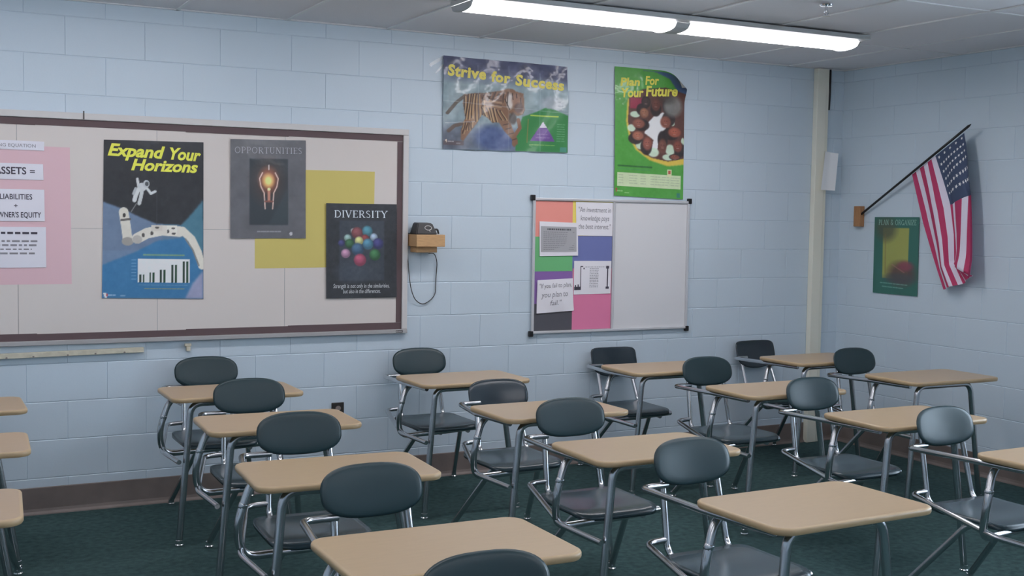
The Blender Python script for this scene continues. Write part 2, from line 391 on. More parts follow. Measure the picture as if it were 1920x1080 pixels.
D = [
 (0.678, -0.785, 0, G+'against the back wall beneath the left bulletin board, farthest of its column', 'pad', .65),
 (0.649, -1.713, -2, G+'second from the back wall in the column under the bulletin board', 'pad', .65),
 (0.571, -2.733, -3, G+'third from the back wall in the left-centre column', 'pad', .65),
 (0.52, -3.775, -0.5, G+'with large tan top at the bottom centre-left, backrest below the dark poster', 'pad', .65),
 (0.42, -4.83, 0, G+'cut off by the bottom edge, only its rounded green backrest in view', 'pad', .65),
 (1.96, -0.785, 1, G+'against the back wall below the small wooden phone shelf', 'pad', .65),
 (1.895, -1.88, 1, G+'with glossy slate backrest whose lower edge hides behind its tan top, centre', 'stadium', .65),
 (1.805, -2.82, -1, G+'in the middle of the picture with its chrome armrest and lower rail showing', 'pad', .65),
 (1.782, -3.81, 2, G+'with the largest fully visible tan top, right of centre in the foreground', 'pad', .65),
 (3.278, -0.795, -1, G+'with flat-topped glossy backrest below the small whiteboard', 'moulded', .65),
 (3.345, -1.75, -1, G+'second from the back, right of the whiteboard, green oval backrest', 'pad', .65),
 (3.33, -2.68, 0, G+'with bluish green backrest in front of the cream raceway post', 'pad', .65),
 (3.245, -3.636, 1, G+'at the right edge with shiny teal backrest and cropped tan top', 'pad', .65),
 (4.504, -0.768, 1.5, G+'with flat-topped backrest in the far right corner by the raceway', 'moulded', .65),
 (4.55, -1.688, 0, G+'alone before the right wall under the flag and green poster', 'pad', .68),
 (-0.61, -0.84, 0, G+'at the left edge farthest back, only its tan top corner visible', 'pad', .65),
 (-0.675, -1.79, -3, G+'at the left edge, middle of the three cropped tan tops', 'pad', .65),
 (-0.785, -2.80, -4, G+'at the left edge nearest the camera, cropped tan top and leg', 'pad', .65),
]
for (x, y, r, l, k, wd) in D: student_desk(x, y, r, l, k, wd)

# ------------------------------------------------------------------ bulletin board on the back wall
YW = -0.003                         # face of the blocks
BX0, BX1, BZ0, BZ1 = -1.78, 1.937, 0.902, 2.126
bb = thing('bulletin_board', 'long bulletin board covered in beige paper with a brown border', 'board', (0.08, YW, BZ0))
def rel(parent, m, name, mats, **k): return obj(name, m.mesh(name, mats, origin=parent.location, **k), parent)
fwd = 0.035
rel(bb, MB().box((BX0, -0.016, BZ0), (BX1, YW, BZ1)), 'backing', M_gray)
for nm, a, b, mt in (('frame_top', (BX0, -0.030, BZ1-fwd), (BX1, -0.0165, BZ1), M_white), ('frame_bottom', (BX0, -0.034, BZ0), (BX1, -0.0165, BZ0+0.024), M_gray),
                 ('frame_side', (BX1-fwd, -0.030, BZ0+0.0245), (BX1, -0.0165, BZ1-fwd-0.0005), M_white), ('frame_side', (BX0, -0.030, BZ0+0.0245), (BX0+fwd, -0.0165, BZ1-fwd-0.0005), M_white)):
    rel(bb, MB().bbox(a, b, 0.003), nm, mt)
ix0, ix1, iz0, iz1 = BX0+fwd+0.001, BX1-fwd-0.001, BZ0+0.025, BZ1-fwd-0.001
cols = [ix0, -1.653, -0.947, -0.24, 0.466, 1.18, ix1]
for i in range(len(cols)-1):
    for (z0, z1) in ((iz0, 1.517), (1.519, iz1)):
        y_ = -0.0172-0.0006*random.random()
        rel(bb, MB().box((cols[i]+0.0015, y_, z0), (cols[i+1]-0.0015, -0.0165, z1)), 'paper_sheet', M_beige)
def strip(x0, z0, x1, z1): rel(bb, MB().box((x0, -0.0196-0.0008*random.random(), z0), (x1, -0.0182, z1)), 'border_strip', M_brown)
xs = [ix0, -1.1, -0.15, 0.62, 1.2, ix1]
for i in range(5):
    j = (0.002, -0.001, 0.001, -0.002, 0.001)[i]
    strip(xs[i], iz1-0.037+j, xs[i+1], iz1+j*0.4); strip(xs[i], iz0, xs[i+1], iz0+0.038+(0.0, 0, -.003, 0.0, .003)[i])
strip(ix1-0.034, iz0+0.042, ix1, iz1-0.039)
strip(ix0, iz0+0.042, ix0+0.034, iz1-0.039)
rel(bb, MB().box((1.862, -0.0348, 0.908), (1.906, -0.034, 0.921)), 'maker_plate', M_plate)
rel(bb, MB().box((1.866, -0.0352, 0.911), (1.872, -0.0348, 0.918)).box((1.876, -0.0352, 0.913), (1.902, -0.0348, 0.916)), 'plate_lettering', paint(170, 170, 170))
# staple / nail on the frame
tag(obj('frame_clip', MB().box((0.085, -0.0335, 2.094), (0.091, -0.0302, 2.137)).mesh('frame_clip', M_plate, origin=(0.088, -0.03, 2.1)), None, (0.088, -0.03, 2.1)), 'small dark clip hooked over the top frame of the bulletin board', 'clip')
# cream rail below the board
rl = tag(obj('wooden_rail', MB().bbox((-1.4, -0.030, 0.826), (0.392, YW, 0.853), 0.002).mesh('wooden_rail', M_creamd, origin=(-0.5, YW, 0.826)), None, (-0.5, YW, 0.840)), 'thin cream wooden rail on the wall below the bulletin board', 'rail')
rl.rotation_euler = (0, -0.012, 0); rl.location.z = 0.835
for x in (-1.1, -0.85, -0.55, -0.30, -0.17, 0.0, 0.14, 0.29):
    rel(rl, MB().add([(x+0.5-0.5+0.006*math.cos(a), -0.0305, 0.8405+0.004*math.sin(a)) for a in [k*math.pi/3 for k in range(6)]], [tuple(range(6))]), 'nail_head', M_base)
hk = MB().bbox((0.614, -0.02, 0.868), (0.650, YW, 0.884), 0.002).bbox((0.622, -0.026, 0.842), (0.644, YW, 0.868), 0.003)
tag(obj('rail_bracket', hk.mesh('rail_bracket', M_creamd, origin=(0.632, YW, 0.842)), None, (0.632, YW, 0.842)), 'small cream bracket under the bulletin board, right of the rail', 'bracket')
# outlet
ot = tag(obj('power_outlet', MB().bbox((1.470, -0.011, 0.385), (1.546, YW, 0.500), 0.002).mesh('power_outlet', M_plate, origin=(1.508, YW, 0.385)), None, (1.508, YW, 0.385)), 'black electrical outlet low on the back wall between two desk columns', 'outlet')
for z in (0.418, 0.466):
    rc = rel(ot, MB().add([(1.51+0.017*math.cos(a), -0.0118, z+0.015*math.sin(a)) for a in [2*math.pi*k/14 for k in range(14)]], [tuple(range(14))[::-1]]), 'receptacle', paint(120, 112, 108))

# shelf, phone-like device and cord
sh = thing('wooden_shelf', 'small pale wooden shelf box on the back wall right of the bulletin board', 'shelf', (2.04, YW, 1.40))
rel(sh, MB().bbox((1.945, -0.145, 1.428), (2.130, YW, 1.500), 0.003), 'shelf_box', M_wood)
rel(sh, MB().bbox((1.962, -0.10, 1.392), (2.098, YW, 1.4275), 0.003), 'support_block', M_wood)
dv = thing('desk_telephone', 'black trapezoid device with a white ring on the small wooden shelf', 'telephone', (2.02, -0.07, 1.5005))
m = MB(); a, b = (1.952, -0.125, 1.5008), (2.086, -0.02, 1.5008)
V = [(1.950, -0.128, 1.501), (2.088, -0.128, 1.501), (2.088, -0.02, 1.501), (1.950, -0.02, 1.501), (1.968, -0.105, 1.568), (2.062, -0.105, 1.568), (2.062, -0.03, 1.572), (1.968, -0.03, 1.572)]
bm = bmesh.new(); bv = [bm.verts.new(Vector(v)-dv.location) for v in V]
for q in [(3,2,1,0),(4,5,6,7),(0,1,5,4),(1,2,6,5),(2,3,7,6),(3,0,4,7)]: bm.faces.new([bv[k] for k in q])
bmesh.ops.bevel(bm, geom=list(bm.edges), offset=0.005, segments=2, affect='EDGES'); me = bpy.data.meshes.new('body'); bm.to_mesh(me); bm.free(); me.materials.append(M_black)
obj('body', me, dv)
rg = MB(); 
rg.tube([(2.03+0.022*math.cos(a), -0.119+0.0003*0, 1.545+0.0) if False else (2.03+0.022*math.cos(a), -0.1285+(1.540+0.013*math.sin(a)-1.501)*0.343-0.002, 1.540+0.013*math.sin(a)) for a in [2*math.pi*k/16 for k in range(17)]], 0.0022, 6, fil=0.0)
rg.tube([(2.036, -0.121, 1.529), (2.040, -0.125, 1.516)], 0.002, 6)
rel(dv, rg, 'ring_mark', M_white)
rel(dv, MB().tube([(2.086, -0.08, 1.53), (2.105, -0.085, 1.532), (2.112, -0.085, 1.505)], 0.006, 8, fil=0.012), 'plug', M_black)
cord = MB().tube([(1.962, -0.014, 1.506), (1.938, -0.012, 1.506), (1.937, -0.012, 1.44), (1.938, -0.036, 1.30), (1.955, -0.036, 1.17), (1.99, -0.02, 1.10), (2.045, -0.012, 1.068), (2.10, -0.012, 1.10), (2.128, -0.012, 1.135), (2.131, -0.012, 1.25), (2.138, -0.012, 1.33), (2.112, -0.03, 1.386), (2.06, -0.06, 1.3865)], 0.0028, 6, fil=0.05)
tag(obj('hanging_cord', cord.mesh('hanging_cord', M_plate, True, origin=(2.04, -0.012, 1.068)), None, (2.04, -0.012, 1.068)), 'thin dark cord hanging in a loop below the small wooden shelf', 'cord')

# ------------------------------------------------------------------ sheets: posters and papers
class Sheet:
    # quad corners TL,TR,BR,BL given as (along, z) on a wall; art drawn in the rect's own units
    def __init__(s, quad, rect, depth=0.004, wall='back', warp=None):
        s.q = [np.array(c, float) for c in quad]; s.r = rect; s.d = depth; s.wall = wall; s.warp = warp
        c = sum(s.q)/4; s.o = Vector(s.to3(c[0], s.q[2][1], 0))
    def to3(s, a, z, d): return (a, YW-d, z) if s.wall == 'back' else (XC-0.004-d, a, z)
    def P(s, x, y, off=0.0):
        u = (x-s.r[0])/(s.r[2]-s.r[0]); v = (y-s.r[1])/(s.r[3]-s.r[1])
        d = s.d
        if s.warp:
            u, v, e, off2 = s.warp(u, v); d += e; off = off*off2
        q = s.q; p = (1-v)*((1-u)*q[0]+u*q[1])+v*((1-u)*q[3]+u*q[2])
        return s.to3(p[0], p[1], d+off)
    def quadmesh(s, name, mat, nx=8, ny=8, thick=True):
        V = [s.P(s.r[0]+(s.r[2]-s.r[0])*i/nx, s.r[1]+(s.r[3]-s.r[1])*j/ny) for j in range(ny+1) for i in range(nx+1)]
        W = nx+1; F = [(j*W+i+W, j*W+i+W+1, j*W+i+1, j*W+i) for j in range(ny) for i in range(nx)]
        return mesh_of(name, V, F, mat, True, origin=s.o)
class Canvas:
    def __init__(s, rect, nx, ny, bg):
        s.nx, s.ny, s.r = nx, ny, rect
        s.X, s.Y = np.meshgrid(np.linspace(rect[0], rect[2], nx), np.linspace(rect[1], rect[3], ny))
        s.C = np.ones((ny, nx, 3))*np.array(bg, float)
    def put(s, m, c, a=1.0):
        m = (np.clip(m, 0, 1)*a)[..., None]; s.C = s.C*(1-m)+np.array(c, float)*m; return s
    def poly(s, pts, c, a=1.0, soft=0):
        m = np.zeros_like(s.X, bool); n = len(pts)
        for i in range(n):
            (x0, y0), (x1, y1) = pts[i], pts[(i+1) % n]
            if y0 == y1: continue
            cr_ = ((y0 > s.Y) != (y1 > s.Y)) & (s.X < (x1-x0)*(s.Y-y0)/(y1-y0)+x0); m ^= cr_
        m = m.astype(float)
        for _ in range(soft):
            p = np.pad(m, 1, mode='edge'); m = (p[:-2, 1:-1]+p[2:, 1:-1]+p[1:-1, :-2]+p[1:-1, 2:]+p[1:-1, 1:-1])/5
        return s.put(m, c, a)
    def rect(s, x0, y0, x1, y1, c, a=1.0, soft=0): return s.poly([(x0, y0), (x1, y0), (x1, y1), (x0, y1)], c, a, soft)
    def ell(s, x, y, rx, ry, c, a=1.0, soft=0.12, rot=0):
        cs, sn = math.cos(math.radians(rot)), math.sin(math.radians(rot)); dx, dy = s.X-x, s.Y-y
        r = np.sqrt(((dx*cs+dy*sn)/rx)**2+((dy*cs-dx*sn)/ry)**2)
        return s.put((1-r)/soft+0.5, c, a)
    def line(s, pts, wd, c, a=1.0):
        d = np.full_like(s.X, 1e9)
        for (x0, y0), (x1, y1) in zip(pts, pts[1:]):
            L2 = (x1-x0)**2+(y1-y0)**2+1e-9; t = np.clip(((s.X-x0)*(x1-x0)+(s.Y-y0)*(y1-y0))/L2, 0, 1)
            d = np.minimum(d, np.hypot(s.X-x0-t*(x1-x0), s.Y-y0-t*(y1-y0)))
        return s.put(wd/2-d+0.5, c, a)
    def noise(s, amp, cell=8):
        n = np.zeros_like(s.X)
        for k, am in ((cell, 1.0), (cell/2, .6), (cell/4, .4)):
            gx, gy = int(s.nx/k)+3, int(s.ny/k)+3; g_ = rng.normal(size=(gy, gx))
            fx = np.arange(s.nx)/k; fy = np.arange(s.ny)/k; ix = fx.astype(int); iy = fy.astype(int); tx = (fx-ix)[None, :]; ty = (fy-iy)[:, None]
            g00 = g_[np.ix_(iy, ix)]; g01 = g_[np.ix_(iy, ix+1)]; g10 = g_[np.ix_(iy+1, ix)]; g11 = g_[np.ix_(iy+1, ix+1)]
            n += am*((g00*(1-tx)+g01*tx)*(1-ty)+(g10*(1-tx)+g11*tx)*ty)
        s.C = np.clip(s.C+amp*n[..., None], 5, 250); return s
    def dashes(s, x0, x1, y, c, a=0.8, wd=1.6, seed=0, tilt=0.0):
        r = random.Random(seed); x = x0
        while x < x1-1:
            l = min(r.uniform(3, 9), x1-x); s.line([(x, y+tilt*(x-x0)), (x+l, y+tilt*(x+l-x0))], wd, c, a); x += l+2.2
        return s
    def mesh(s, sheet, name, mat, k, back=None):
        V = [sheet.P(float(x), float(y)) for x, y in zip(s.X.ravel(), s.Y.ravel())]; W = s.nx
        I = (np.arange(s.ny-1)[:, None]*W+np.arange(W-1)[None, :]).ravel()
        F = np.stack([I+W, I+W+1, I+1, I], 1).tolist()
        s.C = s.C*0.88+s.C.mean(-1, keepdims=True)*0.12; colr = np.minimum(lin(s.C.reshape(-1, 3))*k, 0.9)
        if back is not None:
            N = len(V); V += [sheet.P(float(x), float(y), -0.0012) for x, y in zip(s.X.ravel(), s.Y.ravel())]
            F += [[a+N for a in q[::-1]] for q in F]; colr = np.vstack([colr, np.tile(np.minimum(lin(back)*k, 0.9), (N, 1))])
        me = mesh_of(name, V, F, mat, True, origin=sheet.o)
        ca = me.color_attributes.new('print', 'FLOAT_COLOR', 'POINT')
        ca.data.foreach_set('color', np.hstack([colr, np.ones((len(colr), 1))]).astype(np.float32).ravel())
        return me
M_lamin = material('laminated_print', (1, 1, 1, 1), 0.45, attr='print', coat=0.6, coat_rough=0.12, bump=(7, 0.25, 0.02))
M_print = material('matte_print', (1, 1, 1, 1), 0.6, attr='print', coat=0.15, coat_rough=0.3)

def text_geo(txt, shear=0.0, bold=0.0, spacing=1.0):
    cu = bpy.data.curves.new('t', 'FONT'); cu.body = txt; cu.size = 1; cu.shear = shear; cu.offset = bold; cu.space_character = spacing; cu.resolution_u = 3
    o = bpy.data.objects.new('t', cu); COL.objects.link(o); dg = bpy.context.evaluated_depsgraph_get(); dg.update()
    me = bpy.data.meshes.new_from_object(o.evaluated_get(dg)); V = [v.co.copy() for v in me.vertices]; F = [tuple(p.vertices) for p in me.polygons]
    bpy.data.objects.remove(o); bpy.data.meshes.remove(me); bpy.data.curves.remove(cu)
    return V, F
def fit(V, x0, y0, x1, y1, ref=None, tilt=0.0):
    # V in text space (y up); ref = (ymin, ymax) of text space mapped on y1..y0 (baseline y1, cap top y0)
    xs = [v[0] for v in V]; a, b = min(xs), max(xs); lo, hi = ref if ref else (min(v[1] for v in V), max(v[1] for v in V))
    return [(x0+(v[0]-a)/(b-a)*(x1-x0), y1-(v[1]-lo)/(hi-lo)*(y1-y0)+tilt*((v[0]-a)/(b-a))) for v in V]
def letter(sheet, parent, items, mat, off=0.0008, name='lettering'):
    m = MB()
    for it in items:
        V, F = it[0]; Q = fit(V, *it[1:5], **(it[5] if len(it) > 5 else {}))
        m.add([sheet.P(x, y, off) for x, y in Q], F)
    return obj(name, m.mesh(name, mat, origin=sheet.o), parent)
CAP = dict(ref=(0.0, 0.70))
# slab-thin serif capitals drawn as strokes
def arc(cx, cy2, rx, ry, a0, a1, n=9): return [(cx+rx*math.cos(math.radians(a0+(a1-a0)*k/n)), cy2+ry*math.sin(math.radians(a0+(a1-a0)*k/n))) for k in range(n+1)]
TK, TN = 0.13, 0.055
GL = {
 'I': (0.30, [(TK, [(.15, 0), (.15, 1)])], [(.15, 0), (.15, 1)]),
 'D': (0.78, [(TK, [(.15, 0), (.15, 1)]), (TN, [(.15, 1), (.35, 1)]), (TN*1.7, arc(.33, .5, .38, .5, 90, -90)), (TN, [(.15, 0), (.35, 0)])], [(.15, 0), (.15, 1)]),
 'V': (0.74, [(TK, [(.08, 1), (.38, 0)]), (TN, [(.38, 0), (.66, 1)])], [(.08, 1), (.66, 1)]),
 'E': (0.62, [(TK, [(.15, 0), (.15, 1)]), (TN, [(.15, 1), (.56, 1), (.57, .86)]), (TN, [(.15, .52), (.46, .52)]), (TN, [(.15, 0), (.56, 0), (.59, .16)])], [(.15, 0), (.15, 1)]),
 'R': (0.74, [(TK, [(.15, 0), (.15, 1)]), (TN, [(.15, 1), (.35, 1)]), (TN*1.5, arc(.34, .75, .22, .25, 90, -90)), (TN, [(.15, .5), (.35, .5)]), (TK*.9, [(.34, .5), (.66, 0)])], [(.15, 0), (.15, 1), (.66, 0)]),
 'S': (0.56, [(TN*1.6, arc(.28, .75, .20, .25, 40, 180)+arc(.28, .5, .2, .06, 200, 340)[0:0]+[(.12, .66), (.28, .53), (.44, .38)]+arc(.27, .26, .20, .26, 20, -150))], []),
 'T': (0.66, [(TK, [(.33, 0), (.33, 1)]), (TN, [(.04, .84), (.05, 1), (.61, 1), (.62, .84)])], [(.33, 0)]),
 'Y': (0.70, [(TK, [(.06, 1), (.35, .48)]), (TN, [(.64, 1), (.35, .48)]), (TK, [(.35, .48), (.35, 0)])], [(.06, 1), (.64, 1), (.35, 0)]),
 'O': (0.82, [(TN*1.7, arc(.41, .5, .34, .5, 0, 360, 20))], []),
 'P': (0.64, [(TK, [(.15, 0), (.15, 1)]), (TN, [(.15, 1), (.35, 1)]), (TN*1.6, arc(.34, .73, .23, .27, 90, -90)), (TN, [(.15, .46), (.35, .46)])], [(.15, 0), (.15, 1)]),
 'U': (0.78, [(TK, [(.15, 1), (.15, .3)]), (TN*1.4, arc(.38, .3, .23, .3, 180, 360)), (TN, [(.61, .3), (.61, 1)])], [(.15, 1), (.61, 1)]),
 'N': (0.82, [(TN, [(.14, 0), (.14, 1)]), (TK, [(.14, 1), (.66, 0)]), (TN, [(.66, 0), (.66, 1)])], [(.14, 0), (.14, 1), (.66, 1)]),
 'L': (0.60, [(TK, [(.15, 0), (.15, 1)]), (TN, [(.15, 0), (.54, 0), (.57, .18)])], [(.15, 0), (.15, 1)]),
 'A': (0.74, [(TN, [(.08, 0), (.36, 1)]), (TK, [(.36, 1), (.66, 0)]), (TN, [(.18, .36), (.55, .36)])], [(.08, 0), (.66, 0)]),
 'G': (0.80, [(TN*1.7, arc(.42, .5, .34, .5, 45, 330, 16)), (TK, [(.70, .0), (.70, .42)])], [(.70, .42)]),
 'Z': (0.66, [(TN, [(.08, .85), (.08, 1), (.58, 1)]), (TK, [(.56, 1), (.08, 0)]), (TN, [(.08, 0), (.60, 0), (.60, .16)])], []),
 '&': (0.86, [(TN*1.6, arc(.34, .78, .17, .22, -30, 230, 10)+[(.68, 0)]), (TN*1.5, arc(.32, .26, .26, .26, 120, 300, 10)+[(.72, .5)])], []),
}
def serif_geo(txt, gap=0.10, k=1.0):
    m = MB(); x = 0
    for ch in txt:
        if ch == ' ': x += 0.4; continue
        adv, strokes, ser = GL[ch]
        for wd, P in strokes:
            for (x0, y0), (x1, y1) in zip(P, P[1:]):
                L = math.hypot(x1-x0, y1-y0) or 1; nx_, ny_ = -(y1-y0)/L*wd*k/2, (x1-x0)/L*wd*k/2
                ex, ey = (x1-x0)/L*wd*.2, (y1-y0)/L*wd*.2
                m.add([(x+x0-ex+nx_, y0-ey+ny_, 0), (x+x0-ex-nx_, y0-ey-ny_, 0), (x+x1+ex-nx_, y1+ey-ny_, 0), (x+x1+ex+nx_, y1+ey+ny_, 0)], [(0, 1, 2, 3)])
        for sx, sy_ in ser:
            m.add([(x+sx-.13, sy_-.03, 0), (x+sx+.13, sy_-.03, 0), (x+sx+.13, sy_+.03, 0), (x+sx-.13, sy_+.03, 0)], [(0, 1, 2, 3)])
        x += adv+gap
    return m.v, m.f

def bulge(a, b=1.0, c=0.0):          # gentle waviness of a taped sheet
    return lambda u, v: (u, v, a*(math.sin(math.pi*u*b+c)**2*math.sin(math.pi*v)*0.6+0.4*math.sin(2.3*u*math.pi+c)*math.sin(1.7*v*math.pi+1+c)+0.42), 1)
def poster(name, label, cat, sheet, canvas, k, mat=M_lamin, back=None):
    return thing(name, label, cat, sheet.o, 0, None, canvas.mesh(sheet, name, mat, k, back))

# --- astronaut poster
R = (190, 262, 381, 560)
sh1 = Sheet([(0.190, 1.992), (0.716, 1.999), (0.716, 1.131), (0.176, 1.145)], R, 0.0165, warp=bulge(0.004))
c = Canvas(R, 140, 220, (40, 40, 43))
c.poly([(190, 378), (221, 389), (261, 407), (290, 418), (337, 420), (381, 410), (381, 560), (190, 560)], (98, 122, 152), 1, 2)
c.poly([(300, 419), (337, 420), (360, 395), (381, 370), (381, 470), (300, 450)], (62, 112, 132), 1, 3)
c.poly([(190, 385), (240, 400), (300, 425), (340, 440), (340, 470), (190, 470)], (96, 114, 140), .7, 3)
c.poly([(190, 497), (250, 472), (292, 450), (345, 443), (370, 470), (381, 510), (381, 560), (190, 560)], (46, 110, 158), 1, 2)
c.poly([(381, 505), (381, 560), (345, 560), (360, 530)], (138, 142, 172), 1, 4)
c.line([(228, 397), (232, 420), (236, 448)], 18, (200, 196, 182)).line([(224, 412), (240, 410)], 4, (90, 85, 80)).ell(236, 452, 11, 8, (150, 146, 138)).ell(229, 403, 3, 4, (60, 58, 55))
c.line([(254, 446), (272, 436), (300, 430), (334, 432)], 20, (203, 198, 186)).ell(254, 448, 9, 8, (170, 166, 158)).rect(280, 420, 300, 432, (196, 190, 178)).rect(310, 420, 330, 440, (212, 206, 194))
for (x, y, rx, ry) in ((291, 425, 4, 2), (281, 436, 3, 4), (322, 426, 4, 2), (323, 436, 4, 2), (265, 440, 3, 4), (312, 432, 2, 4)): c.ell(x, y, rx, ry, (80, 76, 72))
c.line([(340, 430), (358, 446), (370, 470), (378, 496)], 15, (205, 200, 186)).line([(346, 446), (360, 466), (372, 496)], 3, (120, 118, 110))
c.line([(253, 334), (255, 346)], 5, (190, 192, 192)).ell(262, 349, 9, 8, (182, 186, 188)).ell(270, 343, 6, 7, (170, 175, 178)).ell(271, 343, 3.5, 4.5, (70, 74, 78))
c.line([(255, 354), (250, 366), (248, 374)], 8, (190, 193, 193)).line([(262, 356), (260, 368), (257, 380)], 7, (180, 184, 184)).line([(272, 352), (279, 361), (287, 357)], 5, (186, 190, 190)).line([(250, 352), (246, 362)], 5, (160, 164, 166)).line([(252, 380), (242, 396)], 1.6, (120, 120, 118))
c.rect(255, 485, 354, 530, (206, 214, 220))
for x, y in ((263, 514), (282, 510), (302, 505), (324, 495), (346, 489)): c.rect(x-5.0, y, x-1.4, 529, (34, 58, 44)).rect(x+1.4, y, x+5.0, 529, (30, 70, 46))
c.dashes(266, 343, 477, (150, 172, 92), .75, 2.6, 1).dashes(268, 343, 541, (162, 156, 78), .7, 1.8, 2).dashes(258, 352, 534, (110, 150, 180), .6, 1.5, 3)
for k in range(7): c.line([(244, 487+6*k), (252, 487+6*k)], 1.3, (130, 172, 205), .7)
c.poly([(192, 550), (198, 550), (199, 559), (195, 559)], (225, 215, 215)).rect(197, 551, 200, 557, (170, 60, 70)).dashes(201, 214, 554, (190, 205, 215), .7, 2, 5).dashes(224, 233, 555, (170, 190, 205), .6, 2, 6)
c.line([(290, 350), (290, 420)], 1.2, (66, 66, 70), .7).noise(2.0)
p1 = poster('astronaut_poster', 'tall space poster reading Expand Your Horizons with floating astronaut, on beige board', 'poster', sh1, c, 1.42)
YEL = paint(228, 214, 78, 1.42, 0.5)
letter(sh1, p1, [(text_geo('Expand', .28, .035), 197, 268.5, 306, 290.5, dict(ref=(0, .7), tilt=4)), (text_geo('Your', .28, .035), 315, 273.5, 376, 295, dict(ref=(0, .7), tilt=2.5)),
                 (text_geo('Horizons', .28, .035), 241, 296.5, 370, 317, dict(ref=(0, .7), tilt=2.5))], YEL)
# --- opportunities
R = (430, 261, 571, 447)
sh2 = Sheet([(0.865, 2.024), (1.299, 2.034), (1.302, 1.471), (0.865, 1.469)], R, 0.0165, warp=bulge(0.006, 1, .8))
c = Canvas(R, 120, 150, (92, 92, 96)); c.noise(3, 14)
c.rect(465, 296, 537, 422, (50, 56, 61), 1, 1); c.poly([(537, 350), (537, 422), (500, 422)], (60, 72, 76), .5, 6)
c.ell(500, 340, 26, 34, (96, 62, 50), .5, 1.2).ell(500, 336, 16, 21, (160, 86, 58), .9, .8).ell(500, 338, 9, 11, (250, 212, 120), 1, 1.0)
for sgn in (-1, 1): c.line([(501+sgn*12, 323), (501+sgn*17.5, 334), (501+sgn*15, 349), (501+sgn*9, 361), (501+sgn*7, 391)], 2.2, (222, 188, 172), .9)
c.line([(501, 354), (501, 376)], 5, (196, 128, 104), .9).ell(501, 354, 3, 3, (250, 210, 150)).line([(494, 377), (508, 377)], 3, (130, 76, 66)).line([(501, 309), (501, 317)], 2, (205, 190, 185))
c.dashes(480, 526, 434, (150, 150, 152), .8, 2.2, 8); c.ell(543, 438, 3, 3.5, (200, 200, 202), .8)
p2 = poster('light_bulb_poster', 'grey poster headed OPPORTUNITIES with a glowing bulb, on beige board', 'poster', sh2, c, 1.42)
letter(sh2, p2, [(serif_geo('OPPORTUNITIES', .12, .8), 438, 275, 563, 287)], paint(160, 160, 166, 1.42, .5))
# --- yellow sheet
M_ysheet = paint(184, 170, 98, 1.42)
shy = Sheet([(1.005, 1.864), (1.725, 1.869), (1.718, 1.305), (1.006, 1.299)], (0, 0, 1, 1), 0.0148)
thing('yellow_paper', 'large plain yellow paper sheet behind the bulb and diversity posters', 'paper', shy.o, 0, None, shy.quadmesh('yellow_paper', M_ysheet))
# --- diversity
R = (609, 381, 741, 558)
sh3 = Sheet([(1.423, 1.677), (1.862, 1.678), (1.868, 1.120), (1.427, 1.121)], R, 0.0210, warp=bulge(0.004, 1, .3))
c = Canvas(R, 120, 150, (47, 49, 53)); c.rect(633, 412, 717, 525, (56, 62, 70), 1, 2).ell(660, 510, 30, 18, (66, 74, 86), .6, .9)
for (x, y, r, col) in ((335, 325, 30, (152, 160, 160)), (375, 345, 60, (134, 72, 76)), (485, 325, 55, (72, 134, 152)), (210, 455, 35, (66, 66, 118)), (275, 400, 38, (140, 172, 166)), (460, 405, 42, (140, 62, 62)), (555, 390, 40, (152, 172, 192)), (600, 460, 58, (66, 66, 124)), (295, 460, 48, (56, 102, 66)), (490, 465, 58, (72, 126, 152)), (395, 430, 45, (192, 192, 122)), (380, 520, 65, (66, 98, 128)), (255, 565, 48, (176, 128, 158)), (565, 580, 60, (60, 116, 70)), (405, 635, 65, (172, 76, 102))):
    x, y, r = 600+x/5.687, 375+y/5.687, r/5.687; d = np.array(col)
    c.ell(x, y, r, r, d*0.72).ell(x-r*.1, y-r*.25, r*.75, r*.7, d, .9, .7).ell(x-r*.2, y-r*.4, r*.4, r*.35, np.minimum(d*1.2, 235), .6, .9)
c.noise(2.5, 5)
p3 = poster('yarn_ball_poster', 'black poster headed DIVERSITY with coloured yarn balls, on beige board', 'poster', sh3, c, 1.42)
letter(sh3, p3, [(serif_geo('DIVERSITY', .1), 624, 393.5, 724, 407.5)], paint(196, 204, 210, 1.42, .5))
letter(sh3, p3, [(text_geo('Strength is not only in the similarities,', .15), 622, 531, 727, 539, CAP), (text_geo('but also in the differences.', .15), 640, 541, 710, 549, CAP)], paint(185, 188, 190, 1.42, .5), name='caption')
# --- pink sheet with accounting papers
shp = Sheet([(-0.92, 1.945), (0.019, 1.943), (0.024, 1.223), (-0.92, 1.225)], (0, 0, 1, 1), 0.0148)
thing('pink_paper', 'large pink paper sheet behind the accounting notes at the left edge', 'paper', shp.o, 0, None, shp.quadmesh('pink_paper', paint(196, 164, 170, 1.42)))
INK = paint(58, 54, 66, 1.42); INK2 = paint(120, 118, 124, 1.42); PAP = paint(199, 198, 206, 1.42)
def note(label, quad, lines, rect=(0, 0, 100, 60), mat=None, d=0.0168, ink=INK, name='paper_note', extra=None, b=0.003, cat='paper note', wall='back'):
    s = Sheet(quad, rect, d, wall, warp=bulge(b, 1, random.random()*3))
    t = thing(name, label, cat, s.o, 0, None, s.quadmesh('paper_note', mat or PAP, 10, 10))
    if lines: letter(s, t, lines, ink)
    return s, t
def dash_part(s, t, rows, mat, name='small_print', off=0.0008):
    m = MB()
    for (x0, x1, y, h, seed) in rows:
        r = random.Random(seed); x = x0
        while x < x1-0.5:
            l = min(r.uniform(2, 6), x1-x); m.add([s.P(x, y-h/2, off), s.P(x, y+h/2, off), s.P(x+l, y+h/2, off), s.P(x+l, y-h/2, off)], [(0, 1, 2, 3)]); x += l+1.3
    o = obj(name, m.mesh(name, mat, origin=s.o), t); return o
